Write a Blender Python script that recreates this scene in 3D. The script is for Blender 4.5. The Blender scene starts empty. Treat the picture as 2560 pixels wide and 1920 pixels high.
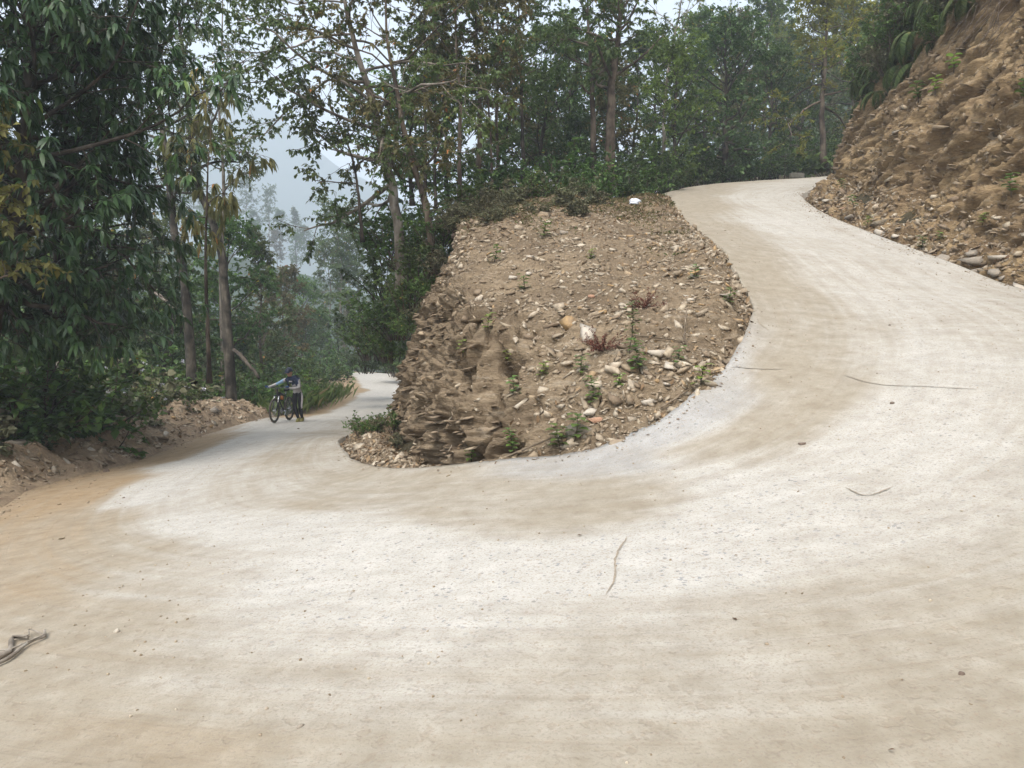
import bpy, bmesh, math, random
import numpy as np
from mathutils import Vector, Matrix, Quaternion
random.seed(7)
RNG = np.random.default_rng(11)
sc = bpy.context.scene
C = sc.collection
R = math.radians

# ---------------------------------------------------------------- camera, sky, sun, exposure
F_PX, CX, CY, HORIZ, CAM_H = 769.0, 512.0, 384.0, 310.0, 1.6
PITCH = math.atan((CY - HORIZ) / F_PX)
cam_d = bpy.data.cameras.new('camera')
cam_d.sensor_width = 36.0
cam_d.lens = F_PX / 1024.0 * 36.0
cam_d.clip_end = 5000.0
cam = bpy.data.objects.new('camera', cam_d)
C.objects.link(cam)
cam.location = (0, 0, CAM_H)
cam.rotation_euler = (math.pi / 2 - PITCH, 0, 0)
sc.camera = cam

SUN_EL, SUN_AZ = R(58), R(198)          # azimuth clockwise from +Y: behind the camera
world = bpy.data.worlds.new('World')
sc.world = world
world.use_nodes = True
wn, wl = world.node_tree.nodes, world.node_tree.links
bg = wn['Background']
sky = wn.new('ShaderNodeTexSky')
sky.sky_type = 'NISHITA'
sky.sun_disc = False
sky.sun_elevation = SUN_EL
sky.sun_rotation = SUN_AZ
sky.dust_density = 4.0
sky.air_density = 1.0
hs = wn.new('ShaderNodeHueSaturation')      # an even overcast: the same sky, paler
hs.inputs['Saturation'].default_value = 0.40
wl.new(sky.outputs[0], hs.inputs['Color'])
wl.new(hs.outputs[0], bg.inputs['Color'])
bg.inputs['Strength'].default_value = 0.15
sun_d = bpy.data.lights.new('sun', 'SUN')
sun_d.energy = 1.2
sun_d.angle = R(25)
sun_d.color = (1.0, 0.95, 0.87)
sun = bpy.data.objects.new('sun', sun_d)
C.objects.link(sun)
sdir = Vector((math.sin(SUN_AZ) * math.cos(SUN_EL), math.cos(SUN_AZ) * math.cos(SUN_EL), math.sin(SUN_EL)))
sun.rotation_euler = sdir.to_track_quat('Z', 'Y').to_euler()
sun.location = (0, 0, 60)
vs = sc.view_settings
vs.view_transform = 'Standard'
vs.look = 'None'
vs.exposure = 1.48
vs.gamma = 1.0
cy = sc.cycles
cy.use_denoising = True
cy.max_bounces = 6
cy.diffuse_bounces = 3
cy.glossy_bounces = 2
cy.transmission_bounces = 3
cy.transparent_max_bounces = 6
cy.volume_bounces = 1
cy.caustics_reflective = False
cy.caustics_refractive = False

# ---------------------------------------------------------------- helpers
_cp, _sp = math.cos(PITCH), math.sin(PITCH)
def at(px, py, d):
    """world point seen at pixel (px,py) of a 1024x768 frame, d metres ahead (along +Y)"""
    cx, cyy = (px - CX) / F_PX, (CY - py) / F_PX
    dx, dy, dz = cx, _cp + cyy * _sp, -_sp + cyy * _cp
    k = d / dy
    return np.array((dx * k, d, CAM_H + dz * k))
def project(P):
    P = np.asarray(P, float)
    q = P - np.array((0, 0, CAM_H))
    zf = q[..., 1] * _cp - q[..., 2] * _sp
    up = q[..., 1] * _sp + q[..., 2] * _cp
    zf = np.where(zf < 0.05, 0.05, zf)
    return np.stack((CX + F_PX * q[..., 0] / zf, CY - F_PX * up / zf), -1)

def hash3(ix, iy, iz, seed):
    h = (ix.astype(np.int64) * 374761393 + iy.astype(np.int64) * 668265263 + iz.astype(np.int64) * 2147483647 + seed * 1274126177) & 0xffffffff
    h = ((h ^ (h >> 13)) * 1274126177) & 0xffffffff
    h = ((h ^ (h >> 16)) * 2246822519) & 0xffffffff
    return ((h ^ (h >> 15)) & 0xffffff) / float(0x1000000)
def vnoise(P, seed=0):
    P = np.asarray(P, float)
    i = np.floor(P)
    f = P - i
    f = f * f * (3 - 2 * f)
    i = i.astype(np.int64)
    x, y, z = i[..., 0], i[..., 1], i[..., 2]
    fx, fy, fz = f[..., 0], f[..., 1], f[..., 2]
    def c(a, b, d): return hash3(x + a, y + b, z + d, seed)
    l = lambda a, b, t: a + (b - a) * t
    return l(l(l(c(0,0,0), c(1,0,0), fx), l(c(0,1,0), c(1,1,0), fx), fy),
             l(l(c(0,0,1), c(1,0,1), fx), l(c(0,1,1), c(1,1,1), fx), fy), fz) * 2 - 1
def fbm(P, octaves=4, seed=0, gain=0.5):
    P = np.asarray(P, float)
    a, s, tot = 1.0, 0.0, 0.0
    for o in range(octaves):
        s = s + a * vnoise(P * (2.03 ** o) + o * 17.3, seed + o)
        tot += a
        a *= gain
    return s / tot

def catmull(pts, n):
    """n points through pts, spaced evenly by length"""
    p = np.asarray(pts, float)
    p = np.vstack((2 * p[0] - p[1], p, 2 * p[-1] - p[-2]))
    out = []
    for i in range(1, len(p) - 2):
        t = np.linspace(0, 1, 24, endpoint=False)[:, None]
        a, b, c, d = p[i-1], p[i], p[i+1], p[i+2]
        out.append(0.5 * (2*b + (c-a)*t + (2*a-5*b+4*c-d)*t*t + (3*b-a-3*c+d)*t**3))
    out.append(p[-2][None])
    q = np.vstack(out)
    s = np.concatenate(([0], np.cumsum(np.linalg.norm(np.diff(q, axis=0), axis=1))))
    u = np.linspace(0, s[-1], n)
    return np.stack([np.interp(u, s, q[:, k]) for k in range(q.shape[1])], 1)
def catmull_u(pts, n):
    """n points through pts, spaced evenly by control point index"""
    p = np.asarray(pts, float)
    m = len(p)
    p = np.concatenate(((2 * p[0] - p[1])[None], p, (2 * p[-1] - p[-2])[None]))
    u = np.linspace(0, m - 1, n)
    i = np.minimum(u.astype(int), m - 2)
    t = (u - i)[:, None] if p.ndim == 2 else (u - i)[:, None, None]
    a, b, c, d = p[i], p[i+1], p[i+2], p[i+3]
    return 0.5 * (2*b + (c-a)*t + (2*a-5*b+4*c-d)*t*t + (3*b-a-3*c+d)*t**3)

def mesh_obj(name, V, Fc, mat=None, parent=None, smooth=False, attrs=None, cols=None, link=True):
    """V (n,3); Fc array (m,3|4) or list of arrays; attrs: {name: per-face floats}; cols: {name: per-vertex rgba}"""
    me = bpy.data.meshes.new(name)
    V = np.asarray(V, np.float32)
    if not isinstance(Fc, list): Fc = [Fc]
    Fc = [np.asarray(f, np.int32) for f in Fc if len(f)]
    me.vertices.add(len(V))
    me.vertices.foreach_set('co', V.ravel())
    tot = sum(f.size for f in Fc)
    nf = sum(len(f) for f in Fc)
    me.loops.add(tot)
    me.loops.foreach_set('vertex_index', np.concatenate([f.ravel() for f in Fc]))
    me.polygons.add(nf)
    cnt = np.concatenate([np.full(len(f), f.shape[1], np.int32) for f in Fc])
    me.polygons.foreach_set('loop_start', np.concatenate(([0], np.cumsum(cnt)[:-1])).astype(np.int32))
    if smooth: me.polygons.foreach_set('use_smooth', np.ones(nf, bool))
    if attrs:
        for k, v in attrs.items():
            a = me.attributes.new(k, 'FLOAT', 'FACE')
            a.data.foreach_set('value', np.asarray(v, np.float32))
    if cols:
        for k, v in cols.items():
            a = me.attributes.new(k, 'FLOAT_COLOR', 'POINT')
            a.data.foreach_set('color', np.asarray(v, np.float32).ravel())
    me.update(calc_edges=True)
    if mat is not None:
        for m in (mat if isinstance(mat, (list, tuple)) else [mat]): me.materials.append(m)
    if not link: return me
    o = bpy.data.objects.new(name, me)
    C.objects.link(o)
    if parent: o.parent = parent
    return o
def data_obj(name, me, parent=None, loc=None, rot=None, scale=None):
    o = bpy.data.objects.new(name, me)
    C.objects.link(o)
    if parent: o.parent = parent
    if loc is not None: o.location = loc
    if rot is not None: o.rotation_euler = rot
    if scale is not None: o.scale = scale if hasattr(scale, '__len__') else (scale,) * 3
    return o
def tag(o, label, cat, group=None):
    o['label'] = label
    o['category'] = cat
    if group: o['group'] = group
    return o
def struct(o): o['kind'] = 'structure'; return o
def stuff(o, label, cat=None):
    o['kind'] = 'stuff'; o['label'] = label
    if cat: o['category'] = cat
    return o
def empty(name, loc, rz=0.0, scale=1.0):
    o = bpy.data.objects.new(name, None)
    C.objects.link(o)
    o.location = loc
    o.rotation_euler = (0, 0, rz)
    o.scale = (scale,) * 3
    o.empty_display_size = 0.2
    return o
def grid_faces(nu, nv):
    i = np.arange((nu - 1) * (nv - 1))
    a = (i // (nv - 1)) * nv + i % (nv - 1)
    return np.stack((a, a + nv, a + nv + 1, a + 1), 1)
def grid_normals(G):
    du = np.gradient(G, axis=0); dv = np.gradient(G, axis=1)
    n = np.cross(du, dv)
    return n / (np.linalg.norm(n, axis=-1, keepdims=True) + 1e-9)
def smoothstep(a, b, x):
    t = np.clip((x - a) / (b - a), 0, 1)
    return t * t * (3 - 2 * t)

# ---------------------------------------------------------------- materials
class NT:
    def __init__(s, name):
        s.m = bpy.data.materials.new(name); s.m.use_nodes = True
        s.n = s.m.node_tree.nodes; s.l = s.m.node_tree.links
        s.b = s.n['Principled BSDF']; s.out = s.n['Material Output']
        s.b.inputs['Specular IOR Level'].default_value = 0.25
    def new(s, t, **kw):
        n = s.n.new(t)
        for k, v in kw.items():
            if k in n.inputs: n.inputs[k].default_value = v
            else: setattr(n, k, v)
        return n
    def coords(s, scale=(1, 1, 1), rot=(0, 0, 0), obj=False):
        g = s.new('ShaderNodeTexCoord') if obj else s.new('ShaderNodeNewGeometry')
        mp = s.new('ShaderNodeMapping')
        mp.inputs['Scale'].default_value = scale; mp.inputs['Rotation'].default_value = rot
        s.l.new(g.outputs['Object' if obj else 'Position'], mp.inputs['Vector'])
        return mp.outputs[0]
    def noise(s, vec, scale, detail=4, rough=0.55, dist=0.0):
        n = s.new('ShaderNodeTexNoise', Scale=scale, Detail=detail, Roughness=rough, Distortion=dist)
        s.l.new(vec, n.inputs['Vector']); return n.outputs['Fac']
    def ramp(s, fac, stops):
        r = s.new('ShaderNodeValToRGB')
        e = r.color_ramp.elements
        while len(e) > len(stops): e.remove(e[-1])
        while len(e) < len(stops): e.new(1.0)
        for el, (p, c) in zip(e, stops):
            el.position = p
            el.color = tuple(c) + (1,) if len(c) == 3 else c
        s.l.new(fac, r.inputs[0]); return r.outputs[0]
    def mix(s, fac, a, b, mode='MIX'):
        m = s.new('ShaderNodeMix', data_type='RGBA', blend_type=mode)
        for i, v in ((0, fac), (6, a), (7, b)):
            if hasattr(v, 'links') or hasattr(v, 'is_linked'): s.l.new(v, m.inputs[i])
            else: m.inputs[i].default_value = v if i == 0 else (tuple(v) + (1,) if len(v) == 3 else v)
        return m.outputs[2]
    def math(s, op, a, b=0.0, clamp=False):
        m = s.new('ShaderNodeMath', operation=op); m.use_clamp = clamp
        for i, v in ((0, a), (1, b)):
            if hasattr(v, 'is_linked'): s.l.new(v, m.inputs[i])
            else: m.inputs[i].default_value = v
        return m.outputs[0]
    def attr(s, name, out='Fac'):
        a = s.new('ShaderNodeAttribute', attribute_name=name); return a.outputs[out]
    def bump(s, h, strength, dist=0.02):
        b = s.new('ShaderNodeBump', Strength=strength, Distance=dist)
        s.l.new(h, b.inputs['Height']); s.l.new(b.outputs[0], s.b.inputs['Normal'])
    def color(s, c): s.l.new(c, s.b.inputs['Base Color'])

def plain(name, col, rough=0.6, metal=0.0, vary=0.12, scale=18.0, bump=0.0):
    t = NT(name)
    v = t.coords((1, 1, 1), obj=True)
    f = t.noise(v, scale, 4)
    a = tuple(c * (1 - vary) for c in col); b = tuple(min(1, c * (1 + vary)) for c in col)
    t.color(t.ramp(f, ((0.3, a), (0.7, b))))
    t.b.inputs['Roughness'].default_value = rough
    t.b.inputs['Metallic'].default_value = metal
    if bump: t.bump(f, bump, 0.01)
    return t.m

def leaf_mat(name, c_lo, c_mid, c_hi, trans=0.35, rough=0.5, spec=0.35, odd=None, odd_at=0.95):
    """per-leaf tint from the face attribute 'tint'; odd = colour of the few withered leaves"""
    t = NT(name)
    stops = [(0.0, c_lo), (0.45, c_mid), (odd_at - 0.03 if odd else 1.0, c_hi)]
    if odd: stops.append((odd_at, odd))
    col = t.ramp(t.attr('tint'), stops)
    oi = t.new('ShaderNodeObjectInfo')
    hsv = t.new('ShaderNodeHueSaturation')
    t.l.new(t.math('ADD', t.math('MULTIPLY', oi.outputs['Random'], 0.036), 0.482), hsv.inputs['Hue'])
    t.l.new(t.math('ADD', t.math('MULTIPLY', oi.outputs['Random'], 0.30), 0.85), hsv.inputs['Value'])
    t.l.new(col, hsv.inputs['Color'])
    t.color(hsv.outputs[0])
    t.b.inputs['Roughness'].default_value = rough
    t.b.inputs['Specular IOR Level'].default_value = spec
    tr = t.new('ShaderNodeBsdfTranslucent')
    t.l.new(hsv.outputs[0], tr.inputs['Color'])
    mx = t.new('ShaderNodeMixShader', Fac=trans)
    t.l.new(t.b.outputs[0], mx.inputs[1]); t.l.new(tr.outputs[0], mx.inputs[2])
    t.l.new(mx.outputs[0], t.out.inputs['Surface'])
    return t.m

def bark_mat(name, c1, c2, c3, scale=6.0):
    t = NT(name)
    v = t.coords((1, 1, 0.28))
    f = t.noise(v, scale, 6, 0.65, 0.6)
    f2 = t.noise(t.coords((1, 1, 0.8)), 2.2, 3)
    col = t.ramp(f, ((0.3, c1), (0.52, c2), (0.72, c3)))
    t.color(t.mix(t.ramp(f2, ((0.42, (0,0,0)), (0.6, (1,1,1)))), col, tuple(c * 0.55 for c in c1)))
    t.b.inputs['Roughness'].default_value = 0.9
    t.bump(f, 0.6, 0.03)
    return t.m

def rock_mat(name, dirt, ochre, slate, seed=0.0, stretch=(1, 1, 3.5), tilt=(0, R(14), 0), dirt_amt=0.5):
    t = NT(name)
    strat = t.coords(stretch, tilt)
    f = t.noise(strat, 2.6, 8, 0.62, 0.4)
    big = t.noise(t.coords(), 0.45 + seed * 0.01, 4, 0.5)
    fine = t.noise(strat, 14.0, 5, 0.7)
    c = t.ramp(f, ((0.30, dirt), (0.46, tuple((a + b) / 2 for a, b in zip(dirt, ochre))), (0.58, ochre), (0.72, slate)))
    c = t.mix(t.ramp(big, ((0.40, (0,0,0)), (0.62, (dirt_amt,)*3))), c, dirt)
    big2 = t.noise(t.coords((1, 1, 1.6)), 0.9, 3, 0.6)
    c = t.mix(t.ramp(big2, ((0.50, (0,0,0)), (0.66, (.55,)*3))), c, tuple(min(1, x * 1.12) for x in ochre))
    c = t.mix(t.ramp(fine, ((0.35, (0.55,)*3), (0.65, (0,0,0)))), c, tuple(x * 0.62 for x in dirt))
    t.color(c)
    t.b.inputs['Roughness'].default_value = 0.95
    t.b.inputs['Specular IOR Level'].default_value = 0.1
    grit = t.noise(t.coords(), 45.0, 3, 0.7)
    t.bump(t.math('ADD', t.math('ADD', t.math('MULTIPLY', f, 0.6), t.math('MULTIPLY', fine, 0.5)), t.math('MULTIPLY', grit, 0.25)), 1.0, 0.07)
    return t.m

M = {}
M['cliff'] = rock_mat('cliff_earth', (0.15, 0.110, 0.072), (0.325, 0.248, 0.160), (0.40, 0.340, 0.255))
M['bank'] = rock_mat('bank_earth', (0.165, 0.112, 0.066), (0.42, 0.302, 0.165), (0.43, 0.36, 0.26), 7, (1, 0.6, 3.0), (R(10), R(-16), 0), 0.6)
M['berm'] = rock_mat('berm_earth', (0.26, 0.19, 0.13), (0.42, 0.32, 0.21), (0.46, 0.39, 0.29), 3, (1, 1, 1.2))
M['ground'] = rock_mat('forest_floor', (0.05, 0.042, 0.026), (0.085, 0.07, 0.04), (0.06, 0.07, 0.035), 5, (1, 1, 1))
M['hill'] = rock_mat('wooded_hill', (0.035, 0.055, 0.028), (0.05, 0.075, 0.035), (0.06, 0.08, 0.04), 2, (1, 1, 1))

# stones: tint chooses between pale slate, ochre and brown
def stone_mat(name, obj_random):
    t = NT(name)
    if obj_random:
        oi = t.new('ShaderNodeObjectInfo'); f = oi.outputs['Random']
    else: f = t.attr('tint')
    base = t.ramp(f, ((0.0, (0.19, 0.142, 0.096)), (0.3, (0.29, 0.225, 0.15)), (0.6, (0.43, 0.357, 0.258)), (0.85, (0.55, 0.48, 0.375)), (0.97, (0.40, 0.265, 0.13))))
    n = t.noise(t.coords((1, 1, 1)), 9.0, 6, 0.65)
    t.color(t.mix(t.ramp(n, ((0.38, (0.65,)*3), (0.62, (0,0,0)))), base, (0.19, 0.14, 0.095)))
    t.b.inputs['Roughness'].default_value = 0.9
    t.b.inputs['Specular IOR Level'].default_value = 0.15
    t.bump(n, 0.5, 0.02)
    return t.m
M['stone'] = stone_mat('slate_stone', True)
M['rubble'] = stone_mat('slate_rubble', False)
M['litter'] = leaf_mat('dead_leaves', (0.13, 0.085, 0.05), (0.25, 0.17, 0.095), (0.36, 0.27, 0.16), 0.15, 0.8, 0.1)
# ---------------------------------------------------------------- road: a ribbon between an inner and an outer edge
inner_pts = [(16, 78, -6.6), (3, 74, -5.6), (-4.5, 66, -4.4)] + [tuple(at(397, 376, 60)), (-5.2, 45, -3.0), (-3.9, 33, -2.45), (-3.3, 25, -1.95), (-3.2, 19, -1.45)] + \
    [tuple(at(*p)) for p in ((343, 437, 15.2), (347, 455, 11.8), (372, 468, 9.6), (417, 471, 8.45), (490, 465, 7.8), (579, 456, 7.4), (648, 430, 7.4),
     (694, 398, 7.8), (736, 356, 8.8), (752, 319, 10.3), (741, 287, 11.9), (717, 250, 14.0), (685, 227, 17.6), (662, 204, 23.3), (668, 192, 28.5), (722, 183, 33.0), (847, 174.5, 36.0))] + [(22, 38.5, 8.9), (30, 41, 9.8)]
outer_pts = [(17, 73, -6.6), (4, 69.5, -5.6)] + [(-7.5, 69, -4.3), tuple(at(352, 371.5, 63) + np.array((-.6, 0, 0)))] + [tuple(at(*p)) for p in ((341, 378, 53), (345, 391, 42), (328, 402, 35), (308, 409, 30), (280, 416, 26),
     (259, 419.5, 23.5), (199, 437, 19), (140, 460, 15), (80, 475, 12.6), (28, 491, 11), (0, 509, 9.6))] + \
    [(-5.6, 6.5, -0.72), (-4.9, 3.2, -0.52), (-3.4, 0.2, -0.25), (-0.8, -2.0, 0.0), (2.4, -1.6, 0.2), (5.2, 0.8, 0.5), (7.0, 4.2, 0.92), (7.9, 8.2, 1.4)] + \
    [tuple(at(*p)) for p in ((1024, 289, 12.5), (950, 262, 14.6), (880, 236, 17.4), (824, 213, 21.2), (803.5, 198, 25), (808, 192, 27.5), (847, 181, 31))] + [(20.5, 34, 8.0), (29.5, 36.5, 9.0)]
NS, NTT = 900, 80
inner_c = catmull(inner_pts, 2400); outer_c = catmull(outer_pts, 2400)
# pair the two edges by hand-set stations so that the cross sections fan round the bend
def station(curve, p): return int(np.argmin(np.linalg.norm(curve - np.array(p), axis=1)))
pairs = [(inner_pts[0], outer_pts[0]), (inner_pts[2], outer_pts[2]), (inner_pts[3], outer_pts[3]), (inner_pts[4], outer_pts[5]), (inner_pts[5], outer_pts[7]), (inner_pts[6], outer_pts[8]),
         (inner_pts[8], outer_pts[10]), (inner_pts[9], outer_pts[12]), (inner_pts[10], outer_pts[14]), (inner_pts[11], outer_pts[16]), (inner_pts[12], outer_pts[18]), (inner_pts[13], outer_pts[19]),
         (inner_pts[14], outer_pts[21]), (inner_pts[16], outer_pts[22]), (inner_pts[18], outer_pts[23]), (inner_pts[20], outer_pts[25]), (inner_pts[21], outer_pts[27]), (inner_pts[22], outer_pts[28]), (inner_pts[24], outer_pts[29]), (inner_pts[26], outer_pts[31])]
ia = np.array([station(inner_c, a) for a, b in pairs]); oa = np.array([station(outer_c, b) for a, b in pairs])
w = np.concatenate(([0], np.cumsum(np.maximum(np.diff(ia) * np.linalg.norm(inner_c[1] - inner_c[0]), np.diff(oa) * np.linalg.norm(outer_c[1] - outer_c[0])))))
u = np.linspace(0, w[-1], NS)
def lerp_curve(c, idx): 
    i = np.clip(idx, 0, len(c) - 1.001); k = i.astype(int); f = (i - k)[:, None]
    return c[k] * (1 - f) + c[k + 1] * f
def smooth1(a, k):
    ker = np.hanning(k); ker /= ker.sum()
    return np.convolve(np.pad(a, k // 2, mode='edge'), ker, 'same')[k // 2: k // 2 + len(a)]
si = smooth1(np.interp(u, w, ia), 41); so = smooth1(np.interp(u, w, oa), 41)
EI, EO = lerp_curve(inner_c, si), lerp_curve(outer_c, so)
tt = np.linspace(0, 1, NTT)[None, :, None]
RG = EI[:, None] * (1 - tt) + EO[:, None] * tt
# slightly dished slab, worn wheel tracks, ragged edges
tv = np.linspace(0, 1, NTT)[None, :]
Pn = RG.copy(); Pn[..., 2] = 0
RG[..., 2] += 0.008 * fbm(Pn * 0.5, 2, 5) + 0.002 * fbm(Pn * 6, 3, 9)
edge_n = 0.07 * fbm(np.stack((np.arange(NS) * 0.25, np.zeros(NS), np.zeros(NS)), -1), 4, 3)
dirn = (EO - EI); dirn[:, 2] = 0; dirn /= np.linalg.norm(dirn, axis=1, keepdims=True)
RG[:, 0, :2] += dirn[:, :2] * edge_n[:, None]
# raised lip on the inner edge of the bend
sinn = np.linalg.norm(EI[:, :2] - np.array((1.2, 9.0)), axis=1)
lipw = np.exp(-((sinn - 1.0) / 3.2) ** 2)
RG[..., 2] += (lipw[:, None] * 0.05) * np.exp(-(tv / 0.05) ** 2)

# dust, orange earth and grey wear laid down on the slab (pixel -> nearest point of the slab)
RP = project(RG); okp = RG[..., 1] > 0.6
flat = RP.reshape(-1, 2); flat_ok = okp.ravel(); G3 = RG.reshape(-1, 3)
samples = [  # display px (2212 wide), dust, orange, grey
 (900,1040,0.75,0.1,0.16),(760,1030,0.7,0.1,0.07),(650,990,0.6,0.15,0.00),(560,1060,0.55,0.1,0.00),(1100,1060,0.75,0.05,0.07),(1300,1000,.30,.0,.75),(1180,1015,.35,0,.7),(1400,940,.25,0,.75),(1500,885,.25,.0,.75),(1590,790,.25,.0,.65),(1630,720,.35,0,.6),(1680,700,0.75,0.1,0.16),
 (1640,600,0.9,0.15,0.20),(1700,800,0.9,0.1,0.07),(1550,960,0.85,0.05,0.07),(1300,1100,0.85,0.1,0.00),(1000,1110,0.75,0.15,0.00),(700,1090,0.7,0.2,0.00),(1700,900,0.8,0.05,0.00),(1780,720,0.7,0.1,0.00),(1560,500,0.8,0.15,0.07),(1480,440,0.95,0.1,0.00),(1450,420,0.95,0.1,0.00),
 (420,1000,0.12,0.05,0.20),(330,1060,0.15,0.05,0.18),(500,960,0.15,0,0.20),(620,920,0.2,0,0.16),(700,890,0.15,0,0.13),(400,1140,0.2,0.1,0.16),(600,1150,0.2,0,0.16),(850,1180,0.12,0,0.07),(1050,1200,0.1,0,0.07),(1250,1200,0.1,0,0.08),(1400,1180,0.12,0,0.03),(1500,1130,0.13,0,0.03),
 (1650,1060,0.22,0,0.03),(1800,980,0.27,0,0.03),(1900,900,0.32,0,0.03),(2050,950,0.34,0,0.00),(2000,800,0.34,0,0.08),(2100,700,0.42,0,0.05),(1900,650,0.37,0,0.07),(1800,560,0.37,0,0.05),(1700,490,0.32,0,0.03),(1640,430,0.37,0,0.07),(1750,395,0.42,0,0.10),
 (2200,750,0.45,0,0.00),(2000,580,0.35,0.05,0.00),(1850,500,0.35,0,0.00),(2190,640,0.5,0.05,0.00),(2200,950,0.45,0.03,0.00),(2150,1100,0.5,0.03,0.00),
 (1150,1290,0.15,0,0.00),(900,1290,0.2,0,0.03),(700,1330,0.2,0.05,0.07),(1000,1350,0.2,0.05,0.03),(750,1270,0.15,0.1,0.03),(500,1400,0.3,0.1,0.00),(1450,1260,0.2,0,0.00),(1650,1180,0.2,0,0.00),(1850,1100,0.37,0,0.00),(2000,1060,0.42,0,0.00),
 (350,1250,0.6,0.25,0.00),(500,1280,0.55,0.25,0.03),(250,1200,0.8,0.3,0.03),(150,1150,0.95,0.45,0.00),(60,1180,0.95,0.55,0.00),(200,1060,0.95,0.9,0.00),(120,1080,0.95,0.8,0.00),(290,1005,0.9,0.95,0.00),(400,970,0.8,0.9,0.00),(40,1280,0.95,0.6,0.00),(100,1350,0.9,0.4,0.00),(250,1350,0.85,0.2,0.00),
 (400,1450,0.75,0.1,0.00),(150,1500,0.85,0.15,0.00),(60,1600,0.9,0.25,0.00),(300,1620,0.85,0.4,0.00),(500,1640,0.85,0.6,0.07),(700,1600,0.75,0.15,0.00),(650,1480,0.5,0.05,0.00),(850,1420,0.4,0.05,0.00),(1000,1480,0.6,0.05,0.00),(1200,1400,0.55,0.1,0.03),(1300,1360,0.5,0.05,0.00),(1500,1350,0.6,0.05,0.00),(1700,1280,0.6,0.05,0.00),
 (1900,1220,0.6,0.05,0.00),(2100,1200,0.65,0.1,0.00),(1100,1600,0.75,0.1,0.03),(1500,1550,0.75,0.08,0.03),(1900,1500,0.75,0.08,0.02),(2150,1450,0.75,0.12,0.00),(1800,1620,0.8,0.12,0.03),(2150,1600,0.8,0.15,0.03),(1300,1480,0.65,0.05,0.00),(1700,1400,0.65,0.05,0.00),
 (790,830,0.15,0,0.07),(830,860,0.2,0,0.03),(780,880,0.2,0.05,0.07),(845,900,0.6,0.1,0.00),(740,935,0.6,0.1,0.00),(735,840,0.9,0.95,0.00),(745,815,0.9,0.95,0.00),(715,875,0.9,0.5,0.00),(660,890,0.8,0.4,0.00),(820,812,0.15,0,0.20)]
mid = RG[:, NTT // 2]
arc = np.concatenate(([0], np.cumsum(np.linalg.norm(np.diff((EI + EO) / 2, axis=0), axis=1))))
wid = np.linalg.norm(EO - EI, axis=1)
ST = np.stack(np.broadcast_arrays(arc[:, None] * 0.42, tv * np.minimum(wid, 9.5)[:, None]), -1).reshape(-1, 2)
dcam = np.linalg.norm(G3[:, :2], axis=1)
warp = np.stack((fbm(G3 * (0.8, 0.8, 0), 3, 21), fbm(G3 * (0.8, 0.8, 0), 3, 27)), 1) * 0.35
STw = ST + warp
acc = np.zeros((len(G3), 3)); wt = np.zeros(len(G3))
for X, Y, va, vb, vc in samples:
    px = np.array((X / 2.1602, Y / 2.1602))
    dd = np.sum((flat - px) ** 2, 1); dd[~flat_ok] = 1e9
    k = int(np.argmin(dd))
    d2 = np.sum((STw - ST[k]) ** 2, 1)
    g = 1.0 / (0.10 + d2) ** 2
    acc += g[:, None] * np.array((va, vb, vc)); wt += g
dust = acc / wt[:, None]
tvf = np.broadcast_to(tv, (NS, NTT)).ravel(); far = smoothstep(22, 27, G3[:, 1]) * (G3[:, 0] < 0)
sh = smoothstep(.68, .84, tvf + .10 * fbm(G3 * (.35, .35, 0), 3, 30)) * far
wob = fbm(G3 * (.6, .6, 0), 3, 33)
dust[:, 0] = dust[:, 0] * (1 - far) + far * np.clip(.12 + .85 * sh + .5 * smoothstep(.22, .05, tvf) + .15 * wob, 0, 1)
dust[:, 1] = dust[:, 1] * (1 - far) + far * sh * .85
dust[:, 2] = dust[:, 2] * (1 - far) + far * .15
rcol = np.concatenate((dust, np.ones((len(dust), 1))), 1)

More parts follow.
